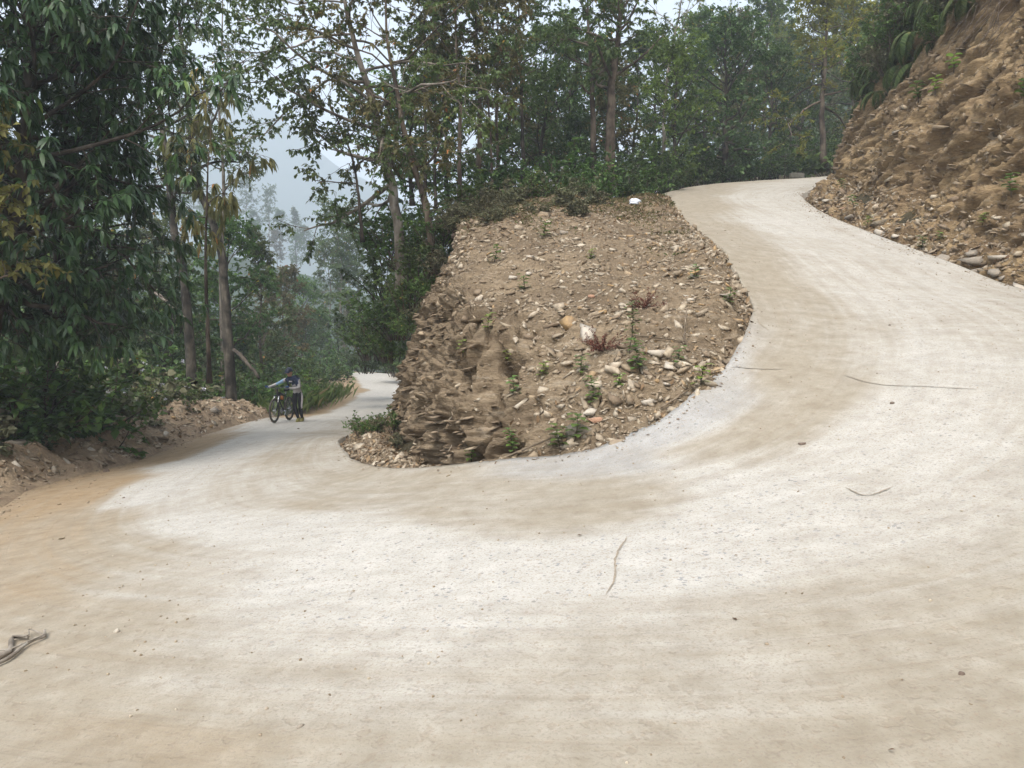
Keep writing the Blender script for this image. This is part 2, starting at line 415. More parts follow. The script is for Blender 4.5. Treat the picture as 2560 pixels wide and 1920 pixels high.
def road_mat():
    t = NT('dusty_concrete')
    p = t.coords()
    sep = t.new('ShaderNodeSeparateColor'); t.l.new(t.attr('wear', 'Color'), sep.inputs[0])
    n_big = t.noise(p, 0.9, 3, 0.6, 0.3)
    n_mid = t.noise(p, 5.0, 4, 0.65)
    n_fine = t.noise(p, 34.0, 4, 0.75)
    grain = t.noise(p, 75.0, 2, 0.6)
    conc = t.ramp(n_mid, ((0.3, (0.396, 0.373, 0.329)), (0.55, (0.455, 0.432, 0.386)), (0.75, (0.506, 0.484, 0.437))))
    grey = t.ramp(n_mid, ((0.3, (0.294, 0.286, 0.269)), (0.7, (0.368, 0.359, 0.340))))
    tan = t.ramp(n_mid, ((0.28, (0.225, 0.187, 0.132)), (0.5, (0.280, 0.241, 0.179)), (0.72, (0.335, 0.294, 0.227))))
    org = t.ramp(n_mid, ((0.3, (0.245, 0.168, 0.090)), (0.7, (0.327, 0.237, 0.142))))
    tm = t.new('ShaderNodeMapping'); tm.inputs['Scale'].default_value = (0.22, 5.0, 1.0)
    t.l.new(t.attr('track', 'Vector'), tm.inputs['Vector'])
    streak = t.noise(tm.outputs[0], 1.0, 5, 0.65)
    def thr(src, lo, hi, amp=0.5):
        v = t.math('ADD', src, t.math('MULTIPLY', t.math('SUBTRACT', n_big, 0.5), amp))
        v = t.math('ADD', v, t.math('MULTIPLY', t.math('SUBTRACT', n_fine, 0.5), 0.35))
        v = t.math('ADD', v, t.math('MULTIPLY', t.math('SUBTRACT', streak, 0.5), 0.65))
        r = t.new('ShaderNodeMapRange', clamp=True); r.interpolation_type = 'SMOOTHSTEP'
        r.inputs['From Min'].default_value = lo; r.inputs['From Max'].default_value = hi
        t.l.new(v, r.inputs['Value']); return r.outputs[0]
    d, o, g = thr(sep.outputs[0], 0.15, 0.85), thr(sep.outputs[1], 0.15, 1.0), thr(sep.outputs[2], 0.05, 0.75, 0.35)
    c = t.mix(g, conc, grey)
    # dark and bluish aggregate showing where the dust is worn off
    vor = t.new('ShaderNodeTexVoronoi', Scale=34.0, Randomness=1.0); vor.feature = 'F1'
    pj = t.coords((1, 1, 1), (0, 0, 0.6)); wv = t.new('ShaderNodeVectorMath', operation='MULTIPLY_ADD'); cn = t.new('ShaderNodeTexNoise', Scale=60.0, Detail=1.0); t.l.new(pj, cn.inputs['Vector']); t.l.new(cn.outputs['Color'], wv.inputs[0]); wv.inputs[1].default_value = (.03, .03, .03); t.l.new(pj, wv.inputs[2]); t.l.new(wv.outputs[0], vor.inputs['Vector'])
    pick = t.new('ShaderNodeSeparateColor'); t.l.new(vor.outputs['Color'], pick.inputs[0])
    spot = t.math('MULTIPLY', t.math('LESS_THAN', vor.outputs['Distance'], t.math('MULTIPLY', pick.outputs[1], 0.50)), t.math('LESS_THAN', pick.outputs[0], 0.42))
    spot = t.math('MULTIPLY', spot, t.math('SUBTRACT', 1.0, d), True)
    spotc = t.ramp(pick.outputs[2], ((0.0, (0.19, 0.186, 0.178)), (0.5, (0.28, 0.285, 0.29)), (1.0, (0.36, 0.33, 0.28))))
    c = t.mix(t.math('MULTIPLY', spot, 0.9), c, spotc)
    c = t.mix(t.math('MULTIPLY', d, 0.92), c, tan)
    c = t.mix(o, c, org)
    c = t.mix(t.ramp(n_fine, ((0.34, (0.60,)*3), (0.45, (0, 0, 0)))), c, (0.27, 0.21, 0.15))
    dent = t.ramp(t.noise(p, 15.0, 2, 0.5), ((0.60, (0, 0, 0)), (0.68, (1, 1, 1))))
    c = t.mix(t.math('MULTIPLY', t.math('MULTIPLY', dent, d), 0.38), c, (0.24, 0.195, 0.14))
    c = t.mix(t.math('MULTIPLY', t.ramp(grain, ((0.36, (1, 1, 1)), (0.45, (0, 0, 0)))), 0.45), c, (0.22, 0.185, 0.145))
    tm2 = t.new('ShaderNodeMapping'); tm2.inputs['Scale'].default_value = (0.16, 13.0, 1.0)
    t.l.new(t.attr('track', 'Vector'), tm2.inputs['Vector'])
    ruts = t.ramp(t.noise(tm2.outputs[0], 1.0, 2, 0.5, 0.15), ((0.57, (0, 0, 0)), (0.66, (1, 1, 1))))
    c = t.mix(t.math('MULTIPLY', t.math('MULTIPLY', ruts, d), 0.13), c, (0.225, 0.182, 0.13))
    t.color(c)
    t.b.inputs['Roughness'].default_value = 0.92
    t.b.inputs['Specular IOR Level'].default_value = 0.12
    t.bump(t.math('SUBTRACT', t.math('ADD', t.math('MULTIPLY', n_fine, 0.6), t.math('MULTIPLY', grain, 0.3)), t.math('ADD', t.math('MULTIPLY', dent, 0.6), t.math('MULTIPLY', ruts, 0.25))), 0.35, 0.012)
    return t.m
M['road'] = road_mat()
# slab with thickness: skirt along both edges
trk = np.stack(np.broadcast_arrays(arc[:, None], tv * wid[:, None], 0 * tv, 1 + 0 * tv), -1)
skI, skO = RG[:, :1] - np.array((0, 0, 0.16)), RG[:, -1:] - np.array((0, 0, 0.35))
RGs = np.concatenate((skI, RG, skO), 1)
ws = np.concatenate((rcol.reshape(NS, NTT, 4)[:, :1], rcol.reshape(NS, NTT, 4), rcol.reshape(NS, NTT, 4)[:, -1:]), 1)
road = struct(mesh_obj('road', RGs.reshape(-1, 3), grid_faces(NS, NTT + 2)[:, ::-1], M['road'], smooth=True, cols={'wear': ws.reshape(-1, 4), 'track': np.concatenate((trk[:, :1], trk, trk[:, -1:]), 1).reshape(-1, 4)}))
def road_hit(px, py):
    """point of the slab seen at pixel (px,py), 1024x768 frame"""
    dd = np.sum((flat - np.array((px, py))) ** 2, 1); dd[~flat_ok] = 1e9
    return G3[int(np.argmin(dd))].copy()

# ---------------------------------------------------------------- ground sheet (thin-plate through the road edges and the slopes)
ctrl = [EI[i] - (0, 0, 0.45) for i in range(0, NS, 22)] + [EO[i] - (0, 0, 0.45) for i in range(0, NS, 22)]
slopes = [(-10,11,-2.6),(-14,12,-5),(-20,15,-8.5),(-11,19,-3.4),(-16,24,-6),(-13,30,-4.6),(-25,32,-10),(-13,45,-5),(-40,50,-19),(-60,20,-30),(-17,62,-6),(-30,80,-11),(-12,80,-5.5),(-8,5,-2),(-12,0,-4.5),(-20,-10,-9),(-5,-6,-1.4),(2,-8,-.4),
 (-1.5,20,2.6),(-.6,26,3.4),(2.5,27,4.6),(1,33,4.2),(-1.2,36,2.2),(-2.2,45,1.0),(4,38,6),(-1,58,0.5),(4,60,2.5),(12,46,8.6),(22,48,10),(14,60,9),(3,85,-2),(20,85,6),(30,60,14),
 (14,16,7.5),(13,22,8.6),(18,20,11),(16,26,10.2),(22,28,12.5),(28,18,18),(14,8,6.5),(20,4,10),(12,0,4),(14,-8,4),(35,34,17),(45,20,28),(60,50,34),(40,70,24),
 (-60,110,-24),(-20,120,-12),(20,120,8),(60,110,36),(100,60,55),(100,-20,40),(-100,-20,-45),(-110,70,-50),(0,-60,0),(0,180,-4),(-90,180,-40),(90,180,50),
 (300,300,60),(-300,300,-60),(0,400,-30),(300,-200,50),(-300,-200,-60),(500,0,60),(-500,0,-60),(0,1300,-60),(900,1300,0),(-900,1300,-60),(-700,-300,-60),(700,-300,50),(0,-300,-10)]
ctrl = np.array([tuple(c) for c in ctrl] + slopes)
def tps_fit(P):
    xy = P[:, :2] / 50.0; n = len(xy)
    r2 = np.sum((xy[:, None] - xy[None]) ** 2, -1)
    K = 0.5 * r2 * np.log(r2 + 1e-12) + np.eye(n) * 1e-5
    A = np.zeros((n + 3, n + 3)); A[:n, :n] = K
    A[:n, n] = 1; A[:n, n+1:] = xy; A[n:, :n] = A[:n, n:].T
    return np.linalg.solve(A, np.concatenate((P[:, 2], np.zeros(3))))
TW = tps_fit(ctrl)
def ground_z(x, y):
    x = np.atleast_1d(np.asarray(x, float)); y = np.atleast_1d(np.asarray(y, float))
    sh = x.shape; q = np.stack((x.ravel(), y.ravel()), 1) / 50.0
    out = np.empty(len(q)); xy = ctrl[:, :2] / 50.0
    for s in range(0, len(q), 20000):
        r2 = np.sum((q[s:s+20000, None] - xy[None]) ** 2, -1)
        out[s:s+20000] = 0.5 * (r2 * np.log(r2 + 1e-12)) @ TW[:-3] + TW[-3] + q[s:s+20000] @ TW[-2:]
    return out.reshape(sh)
gx = 60 * np.sinh(np.linspace(-3.2, 3.2, 300)) / 1.0 * 0.9
gx = np.sign(np.linspace(-1, 1, 220)) * (np.abs(np.linspace(-1, 1, 220)) * 45 + 1300 * np.abs(np.linspace(-1, 1, 220)) ** 5)
vy = np.linspace(-0.25, 1, 250); gy = np.sign(vy) * (np.abs(vy) * 90 + 1300 * np.abs(vy) ** 5)
GX, GY = np.meshgrid(gx, gy, indexing='ij')
GZ = ground_z(GX, GY) + 0.10 * fbm(np.stack((GX * 0.5, GY * 0.5, GX * 0), -1), 4, 40)
# the sheet stays under the slab everywhere
from mathutils import kdtree
kd = kdtree.KDTree(NS * NTT // 8 + 1)
sub = G3[::8]
for i, p in enumerate(sub): kd.insert((p[0], p[1], 0), i)
kd.balance()
near = (np.abs(GX) < 35) & (GY < 85)
for i, j in zip(*np.nonzero(near)):
    co, k, dist = kd.find((GX[i, j], GY[i, j], 0))
    if dist < 0.8: GZ[i, j] = min(GZ[i, j], sub[k][2] - 0.22)
ground = struct(mesh_obj('ground', np.stack((GX, GY, GZ), -1).reshape(-1, 3), grid_faces(len(gx), len(gy)), M['ground'], smooth=True))

# ---------------------------------------------------------------- the wedge of hillside inside the bend
def terrace(z, step, sharp=0.75):
    k = z / step; f = k - np.floor(k)
    return step * (np.floor(k) + smoothstep(0.5 - 0.5 * (1 - sharp), 0.5 + 0.5 * (1 - sharp), f))
cols_px = [
 None,
 ([400,401,416,438,454,463],[428,380,332,286,250,222],[16.2,16.2,16.3,16.4,16.7,17.2]),
 ([406,408,424,444,463,478],[446,395,345,300,258,216],[12.4,12.4,12.6,13.1,14.2,17.0]),
 ([436,437,448,462,480,502],[473,425,380,330,275,212],[8.9,9.05,9.45,10.3,12.6,17.8]),
 ([500,505,512,520,530,542],[468,420,375,325,270,208],[7.9,8.25,8.9,10.0,12.6,18.6]),
 ([579,580,582,585,590,600],[460,415,370,320,265,205],[7.45,7.9,8.6,9.8,12.6,19.6]),
 ([646,644,642,640,640,640],[433,395,352,305,258,206],[7.5,7.95,8.7,10.2,13.5,21]),
 ([712,703,692,680,668,654],[381,350,318,283,245,204],[8.15,8.7,9.7,11.5,15,22]),
 ([750,738,721,702,682,660],[321,302,280,256,230,203],[10.35,10.8,11.6,13.4,17,23]),
 ([715,708,699,688,676,662],[251,243.5,235,225,214,203],[14.1,14.5,15.6,17.5,20,24]),
 ([684,681,678,674,670,666],[227.5,223,218,212,206,198],[17.7,18.2,19,20.5,22.5,26])]
ctl = []
for c in cols_px:
    if c is None: ctl.append([(-2.9,25,-2.2),(-2.7,25,-.2),(-2.2,25,1.4),(-1.5,25,2.8),(-.6,25.3,3.9),(.6,26,4.5)])
    else: ctl.append([tuple(at(a, b, d)) for a, b, d in zip(*c)])
ctl = np.array(ctl)

apron_px = [None, (343, 437, 15.2), (346, 455, 11.9), (382, 469.5, 9.3), (492, 466, 7.8), (579, 457, 7.4), (648, 431, 7.4), (715, 379, 8.1), (752.5, 320, 10.3), (718, 251, 14.0), (686, 227.5, 17.6)]
apr = np.array([(-3.4, 25, -2.1)] + [tuple(at(*p)) for p in apron_px[1:]])
mid_a = (apr + ctl[:, 0]) / 2; mid_a[:4, 2] += .16
lat = ctl[:, 1] - ctl[:, 0]; lat[:, 2] = 0; lat /= np.linalg.norm(lat, axis=1, keepdims=True)
apr = apr - lat * 0.12; apr[:, 2] -= 0.30
ctl = np.concatenate((apr[:, None], mid_a[:, None], ctl), 1)
back1 = ctl[:, -1] + np.array((0.3, 4.0, 0.55)); back2 = ctl[:, -1] + np.array((0.6, 8.0, -0.6))
back1[-3:, 0] -= 0.8; back2[-3:, 0] -= 1.2
ctl = np.concatenate((ctl, back1[:, None], back2[:, None]), 1)
NU, NV = 460, 400
tmp = catmull_u(ctl, NU)                                           # columns
IG = np.stack([catmull_u(tmp[i], NV) for i in range(NU)], 0)
Nrm = grid_normals(IG); 
if Nrm[NU // 2, NV // 2, 2] < 0: Nrm = -Nrm
steep = smoothstep(0.92, 0.60, Nrm[..., 2])
uu = np.linspace(0, 1, NU)[:, None]; vvv = np.linspace(0, 1, NV)[None]
cliffy = np.clip(smoothstep(0.52, 0.30, uu) * smoothstep(0.66, 0.50, vvv) * smoothstep(.10, .2, vvv) + 0.35 * smoothstep(.7, .3, uu) * smoothstep(.75, .5, vvv) * smoothstep(.12, .25, vvv), 0, 1)
Pq = IG * 1.0
strat_h = IG[..., 2] - 0.22 * IG[..., 0] + 0.10 * IG[..., 1]
lay = np.stack((IG[..., 0] * 0.9, IG[..., 1] * 0.9, strat_h * 3.8), -1)
d_big = fbm(Pq * 0.75, 4, 50)
d_lay = fbm(lay, 4, 60, 0.6)
d_lay2 = fbm(lay * (2.6, 2.6, 3.2), 3, 64, 0.6)
blocks = np.floor(2.999 * (vnoise(np.stack((IG[..., 0] * 2.2, IG[..., 1] * 2.2, strat_h * 3.2), -1), 66) * .5 + .5)) / 3.0
holes = smoothstep(0.42, 0.66, vnoise(np.stack((IG[..., 0] * 1.7, IG[..., 1] * 1.7, strat_h * 2.6), -1), 71))
fade = smoothstep(0.03, 0.12, vvv) * smoothstep(1.0, 0.80, vvv) * smoothstep(1.0, 0.97, uu)
rough = fbm(Pq * 6.5, 4, 58, .6); pits = smoothstep(.30, .62, fbm(lay * (2.2, 2.2, 1.1), 3, 73))
crev = 1 - np.abs(fbm(np.stack((IG[..., 0] * 2.4, IG[..., 1] * 2.4, strat_h * 1.2), -1), 3, 76)); crev = smoothstep(.90, 1.0, crev)
disp = cliffy * (0.30 * d_big + 0.20 * d_lay + 0.15 * d_lay2 + 0.20 * (blocks - 0.4) - 0.60 * holes - .22 * pits - .12 * crev + 1.0 * .075 * rough + .014 * fbm(Pq * 17, 2, 59)) + (1 - cliffy) * (0.20 * d_big + 0.05 * d_lay + 0.08 * fbm(Pq * 3.5, 4, 55) + .045 * rough + .018 * fbm(Pq * 17, 2, 59))
IG = IG + Nrm * (disp * fade)[..., None]
island = struct(mesh_obj('hillside_cut', IG.reshape(-1, 3), grid_faces(NU, NV), M['cliff'], smooth=False))

# ---------------------------------------------------------------- the bank above the upper road
bank_base = [(29.5, 36.9, 9.2), (20.5, 34.4, 8.2)] + [tuple(at(*p) + np.array((0.02, 0, 0))) for p in ((849, 181, 31), (808, 192, 27.5), (804, 198, 25), (825, 213, 21.2), (881, 236, 17.4), (951, 262, 14.6), (1026, 289, 12.5))] + [(8.0, 8.2, 1.45), (7.1, 4.2, 0.98), (5.3, 0.6, .55), (4.0, -3, .4)]
NB, NH = 570, 300
bb = catmull(bank_base, 3000)
wq = np.where((bb[:, 1] > 10) & (bb[:, 1] < 32), 1.0, .22); wq = np.concatenate(([0], np.cumsum(wq[1:])))
bb = np.stack([np.interp(np.linspace(0, wq[-1], NB), wq, bb[:, k]) for k in range(3)], 1)
tg = np.gradient(bb[:, :2], axis=0); tg /= np.linalg.norm(tg, axis=1, keepdims=True)
bn = np.stack((-tg[:, 1], tg[:, 0]), 1)
for k in range(2): bn[:, k] = smooth1(bn[:, k], 75)
bn /= np.linalg.norm(bn, axis=1, keepdims=True)
if bn[NB // 2, 0] < 0: bn = -bn
dY = bb[:, 1]
lip = np.interp(dY, [4, 12, 18, 22, 25, 27.5, 31, 36], [9.0, 8.8, 6.8, 5.2, 4.4, 3.6, 3.0, 2.6])
far_k = smoothstep(24.0, 29.0, dY)
hv = np.linspace(0, 1, NH)
# profile: rubble foot, undercut face, then the wooded slope above the lip
prof_s = np.array([0, .22, .60, 1.0, 1.28, 1.68, 2.18, 2.62, 2.72, 3.4, 7.0]); prof_h = np.array([-.30, -.02, .20, .42, 1.0, 2.05, 3.3, 4.6, 5.6, 8.2, 10.5])
ps = np.interp(hv, np.linspace(0, 1, 11), prof_s); ph = np.interp(hv, np.linspace(0, 1, 11), prof_h)
ps = smooth1(ps, 21); ph = smooth1(ph, 21); ps[0], ph[0] = 0, -.3
sclh = (lip / 5.2)[:, None]; scl_s = (0.55 + 0.45 * lip / 5.2)[:, None]
foot = smoothstep(0.42, 1.2, ph)[None]
H = np.where(ph[None] < .42, ph[None], .42 + (ph[None] - .42) * sclh)
S = ps[None] * ((1 - foot) + foot * scl_s) * (1 - 0.25 * far_k[:, None] * foot)
BG = np.empty((NB, NH, 3))
BG[..., 0] = bb[:, None, 0] + bn[:, None, 0] * S; BG[..., 1] = bb[:, None, 1] + bn[:, None, 1] * S; BG[..., 2] = bb[:, None, 2] + H
BN = grid_normals(BG)
if BN[NB // 2, NH // 2, 2] < 0: BN = -BN
strat = BG[..., 2] + 0.42 * BG[..., 1] - 0.1 * BG[..., 0]
lay = np.stack((BG[..., 0] * .9, BG[..., 1] * .9, strat * 4.5), -1)
bl = np.floor(2.999 * (vnoise(np.stack((BG[..., 0] * 1.8, BG[..., 1] * 1.8, strat * 3.0), -1), 86) * .5 + .5)) / 3.0
hol = smoothstep(0.45, 0.7, vnoise(np.stack((BG[..., 0] * 1.5, BG[..., 1] * 1.3, strat * 2.8), -1), 91))
fd = smoothstep(0.02, 0.14, hv)[None]
BG = BG + BN * (fd * (0.55 * fbm(BG * 0.5, 4, 80) + 0.20 * fbm(lay, 4, 82, .6) + 0.13 * fbm(lay * (2.7, 2.7, 2.2), 3, 84) + 0.16 * (bl - .4) - 0.28 * hol - .26 * smoothstep(.18, .50, fbm(lay * (1.7, 1.7, 1.3), 3, 93)) + .12 * fbm(BG * 5, 4, 95, .65) + .035 * fbm(BG * 14, 2, 97)))[..., None]
bank = struct(mesh_obj('cut_bank', BG.reshape(-1, 3), grid_faces(NB, NH), M['bank'], smooth=False))

# ---------------------------------------------------------------- the berm of spoil along the outer edge of the lower road
sel = (EO[:, 1] > -0.5) & (EO[:, 0] < -2.5) & (EO[:, 1] < 50)
eb = EO[sel]
NBm, NBv = 620, 46
eb = catmull(eb[::4], NBm)
tg = np.gradient(eb[:, :2], axis=0); tg /= np.linalg.norm(tg, axis=1, keepdims=True)
on = np.stack((-tg[:, 1], tg[:, 0]), 1)
if on[NBm // 2, 0] > 0: on = -on
hh = 0.52 + 0.34 * fbm(np.stack((np.arange(NBm) * 0.035, np.zeros(NBm), np.zeros(NBm)), -1), 3, 100)
hh = np.clip(hh, .3, 1.1) * np.interp(eb[:, 1], [0, 8, 13, 20, 25, 27, 40, 50], [.6, 1.1, 1.0, .95, .9, .35, .22, .2])
bs = np.linspace(-0.05, 3.4, NBv)
bprof = np.interp(bs, [-.05, .15, .5, 1.0, 1.5, 2.2, 3.4], [-.12, .03, .42, .95, 1.0, .3, -2.6])
EG = np.empty((NBm, NBv, 3))
EG[..., :2] = eb[:, None, :2] + on[:, None] * bs[None, :, None]
EG[..., 2] = eb[:, None, 2] + np.where(bprof[None] > 0, bprof[None] * hh[:, None], bprof[None])
bz = smoothstep(0.02, 0.3, bs)[None]
EG[..., 2] += bz * (0.24 * fbm(EG * (1.5, 1.5, 0), 4, 104) + 0.07 * fbm(EG * (5, 5, 0), 3, 108))
berm = struct(mesh_obj('earth_berm', EG.reshape(-1, 3), grid_faces(NBm, NBv), M['berm'], smooth=False))

# ---------------------------------------------------------------- far hills
def hill(name, x0, x1, y, ridge, depth, seed, base):
    n, m = 160, 60
    X = np.linspace(x0, x1, n); v = np.linspace(0, 1, m)
    rz = np.interp(X, [r[0] for r in ridge], [r[1] for r in ridge])
    P = np.empty((n, m, 3))
    P[..., 0] = X[:, None]
    P[..., 1] = y + (v[None] - 0.6) * depth
    prof = np.where(v < 0.6, v / 0.6, 1 - (v - 0.6) / 0.4)
    P[..., 2] = base + (rz[:, None] - base) * smoothstep(0, 1, prof)[None] ** 0.9
    P[..., 2] += 0.09 * (rz[:, None] - base) * fbm(P * (0.012, 0.012, 0) , 5, seed) * prof[None] + 1.6 * fbm(P * (.16, .16, 0), 3, seed + 5)
    return struct(mesh_obj(name, P.reshape(-1, 3), grid_faces(n, m), M['hill'], smooth=True))
hill('mountain', -1350, 1100, 1080, [(-1350, 165), (-840, 225), (-585, 250), (-390, 300), (-315, 255), (-150, 140), (90, 40), (400, 90), (1100, 225)], 560, 200, -70)
hill('wooded_hill', -60, 260, 150, [(-60, -14), (0, -8), (25, 6), (50, 36), (90, 66), (160, 82), (260, 90)], 120, 210, -30)

hill('valley_ridge', -190, 20, 245, [(-190, 34), (-110, 27), (-82, 22), (-60, 16), (-30, 2), (20, -20)], 150, 220, -70)
# ---------------------------------------------------------------- haze
hz = bpy.data.materials.new('haze_air'); hz.use_nodes = True
hn = hz.node_tree.nodes; hn.remove(hn['Principled BSDF'])
pv = hn.new('ShaderNodeVolumePrincipled')
pv.inputs['Color'].default_value = (0.81, 0.905, 1.0, 1)
pv.inputs['Density'].default_value = 0.0015
pv.inputs['Anisotropy'].default_value = 0.2
hz.node_tree.links.new(pv.outputs[0], hn['Material Output'].inputs['Volume'])
x0, x1, y0, y1, z0, z1 = -1400, 1400, -330, 1400, -110, 345
hv_ = [(x, y, z) for x in (x0, x1) for y in (y0, y1) for z in (z0, z1)]
haze = mesh_obj('haze', hv_, np.array([(0,1,3,2),(4,6,7,5),(0,4,5,1),(2,3,7,6),(0,2,6,4),(1,5,7,3)]), hz)
stuff(haze, 'pale blue morning haze filling the valley')
# ---------------------------------------------------------------- plants: generators
def unit(v):
    v = np.asarray(v, float)
    return v / (np.linalg.norm(v, axis=-1, keepdims=True) + 1e-9)
class Tubes:
    def __init__(s): s.V, s.F, s.n = [], [], 0
    def add(s, P, Rr, sides=6, cap=True):
        P = np.asarray(P, float); Rr = np.asarray(Rr, float); n = len(P)
        T = unit(np.gradient(P, axis=0))
        ref = np.array((1.0, 0, 0)) if abs(T[0, 0]) < 0.8 else np.array((0, 1.0, 0))
        A = unit(np.cross(T, ref)); B = np.cross(T, A)
        a = np.linspace(0, 2 * math.pi, sides, endpoint=False)
        ring = P[:, None] + Rr[:, None, None] * (np.cos(a)[None, :, None] * A[:, None] + np.sin(a)[None, :, None] * B[:, None])
        i = np.arange((n - 1) * sides); r = i // sides; k = i % sides; k2 = (k + 1) % sides
        s.F.append(np.stack((r * sides + k, r * sides + k2, (r + 1) * sides + k2, (r + 1) * sides + k), 1) + s.n)
        s.V.append(ring.reshape(-1, 3)); s.n += n * sides
        if cap:
            for e in (0, n - 1):
                c = s.n; s.V.append(P[e:e+1]); s.n += 1
                j = np.arange(sides) + (c - n * sides - (1 if e else 0)) + e * sides
                jn = np.roll(j, -1)
                q = np.stack((j, jn, np.full(sides, c), np.full(sides, c)), 1)
                s.F.append(q if e else q[:, [1, 0, 2, 3]])
    def mesh(s, name, mat):
        q = np.concatenate(s.F); tri = q[:, 2] == q[:, 3]
        return mesh_obj(name, np.concatenate(s.V), [q[~tri], q[tri][:, :3]], mat, smooth=True, link=False)

def leaf_mesh(name, P, D, L, Wd, mat, rng, tint, droop=0.15, fold=0.18, rich=False, flat=0.6):
    """one blade per row: base P, axis D, length L, half width Wd"""
    n = len(P)
    D = unit(D)
    upv = np.array((0, 0, 1.0)) * flat + rng.normal(0, 1, (n, 3)) * (1 - flat) * 0.8
    S = unit(np.cross(D, upv)); N = np.cross(S, D)
    L = np.broadcast_to(L, (n,))[:, None]; Wd = np.broadcast_to(Wd, (n,))[:, None]
    dz = np.array((0, 0, -1.0)) * droop
    if rich:
        V = np.stack((P, P + D*L*.28 + S*Wd*.85 + N*Wd*fold, P + D*L*.66 + S*Wd*.8 + N*Wd*fold + dz*L*.35, P + D*L + dz*L,
                      P + D*L*.66 - S*Wd*.8 + N*Wd*fold + dz*L*.35, P + D*L*.28 - S*Wd*.85 + N*Wd*fold), 1)
        b = (np.arange(n) * 6)[:, None]
        Fq = b + np.array((1, 2, 4, 5)); Ft = np.concatenate((b + np.array((0, 1, 5)), b + np.array((2, 3, 4))))
        return mesh_obj(name, V.reshape(-1, 3), [Fq, Ft], mat, attrs={'tint': np.concatenate((tint, tint, tint))}, link=False)
    V = np.stack((P, P + D*L*.45 + S*Wd + N*Wd*fold, P + D*L + dz*L, P + D*L*.45 - S*Wd + N*Wd*fold), 1)
    b = (np.arange(n) * 4)[:, None]
    # two triangles folded along the midrib
    Ft = np.concatenate((b + np.array((0, 1, 2)), b + np.array((0, 2, 3))))
    return mesh_obj(name, V.reshape(-1, 3), Ft, mat, attrs={'tint': np.concatenate((tint, tint))}, link=False)

def path(rng, p0, d, length, n, wob, lift):
    """a wandering shoot from p0"""
    P = [np.array(p0, float)]; d = unit(d)
    for k in range(n - 1):
        d = unit(d + rng.normal(0, wob, 3) + np.array((0, 0, lift)))
        P.append(P[-1] + d * length / (n - 1))
    return np.array(P)

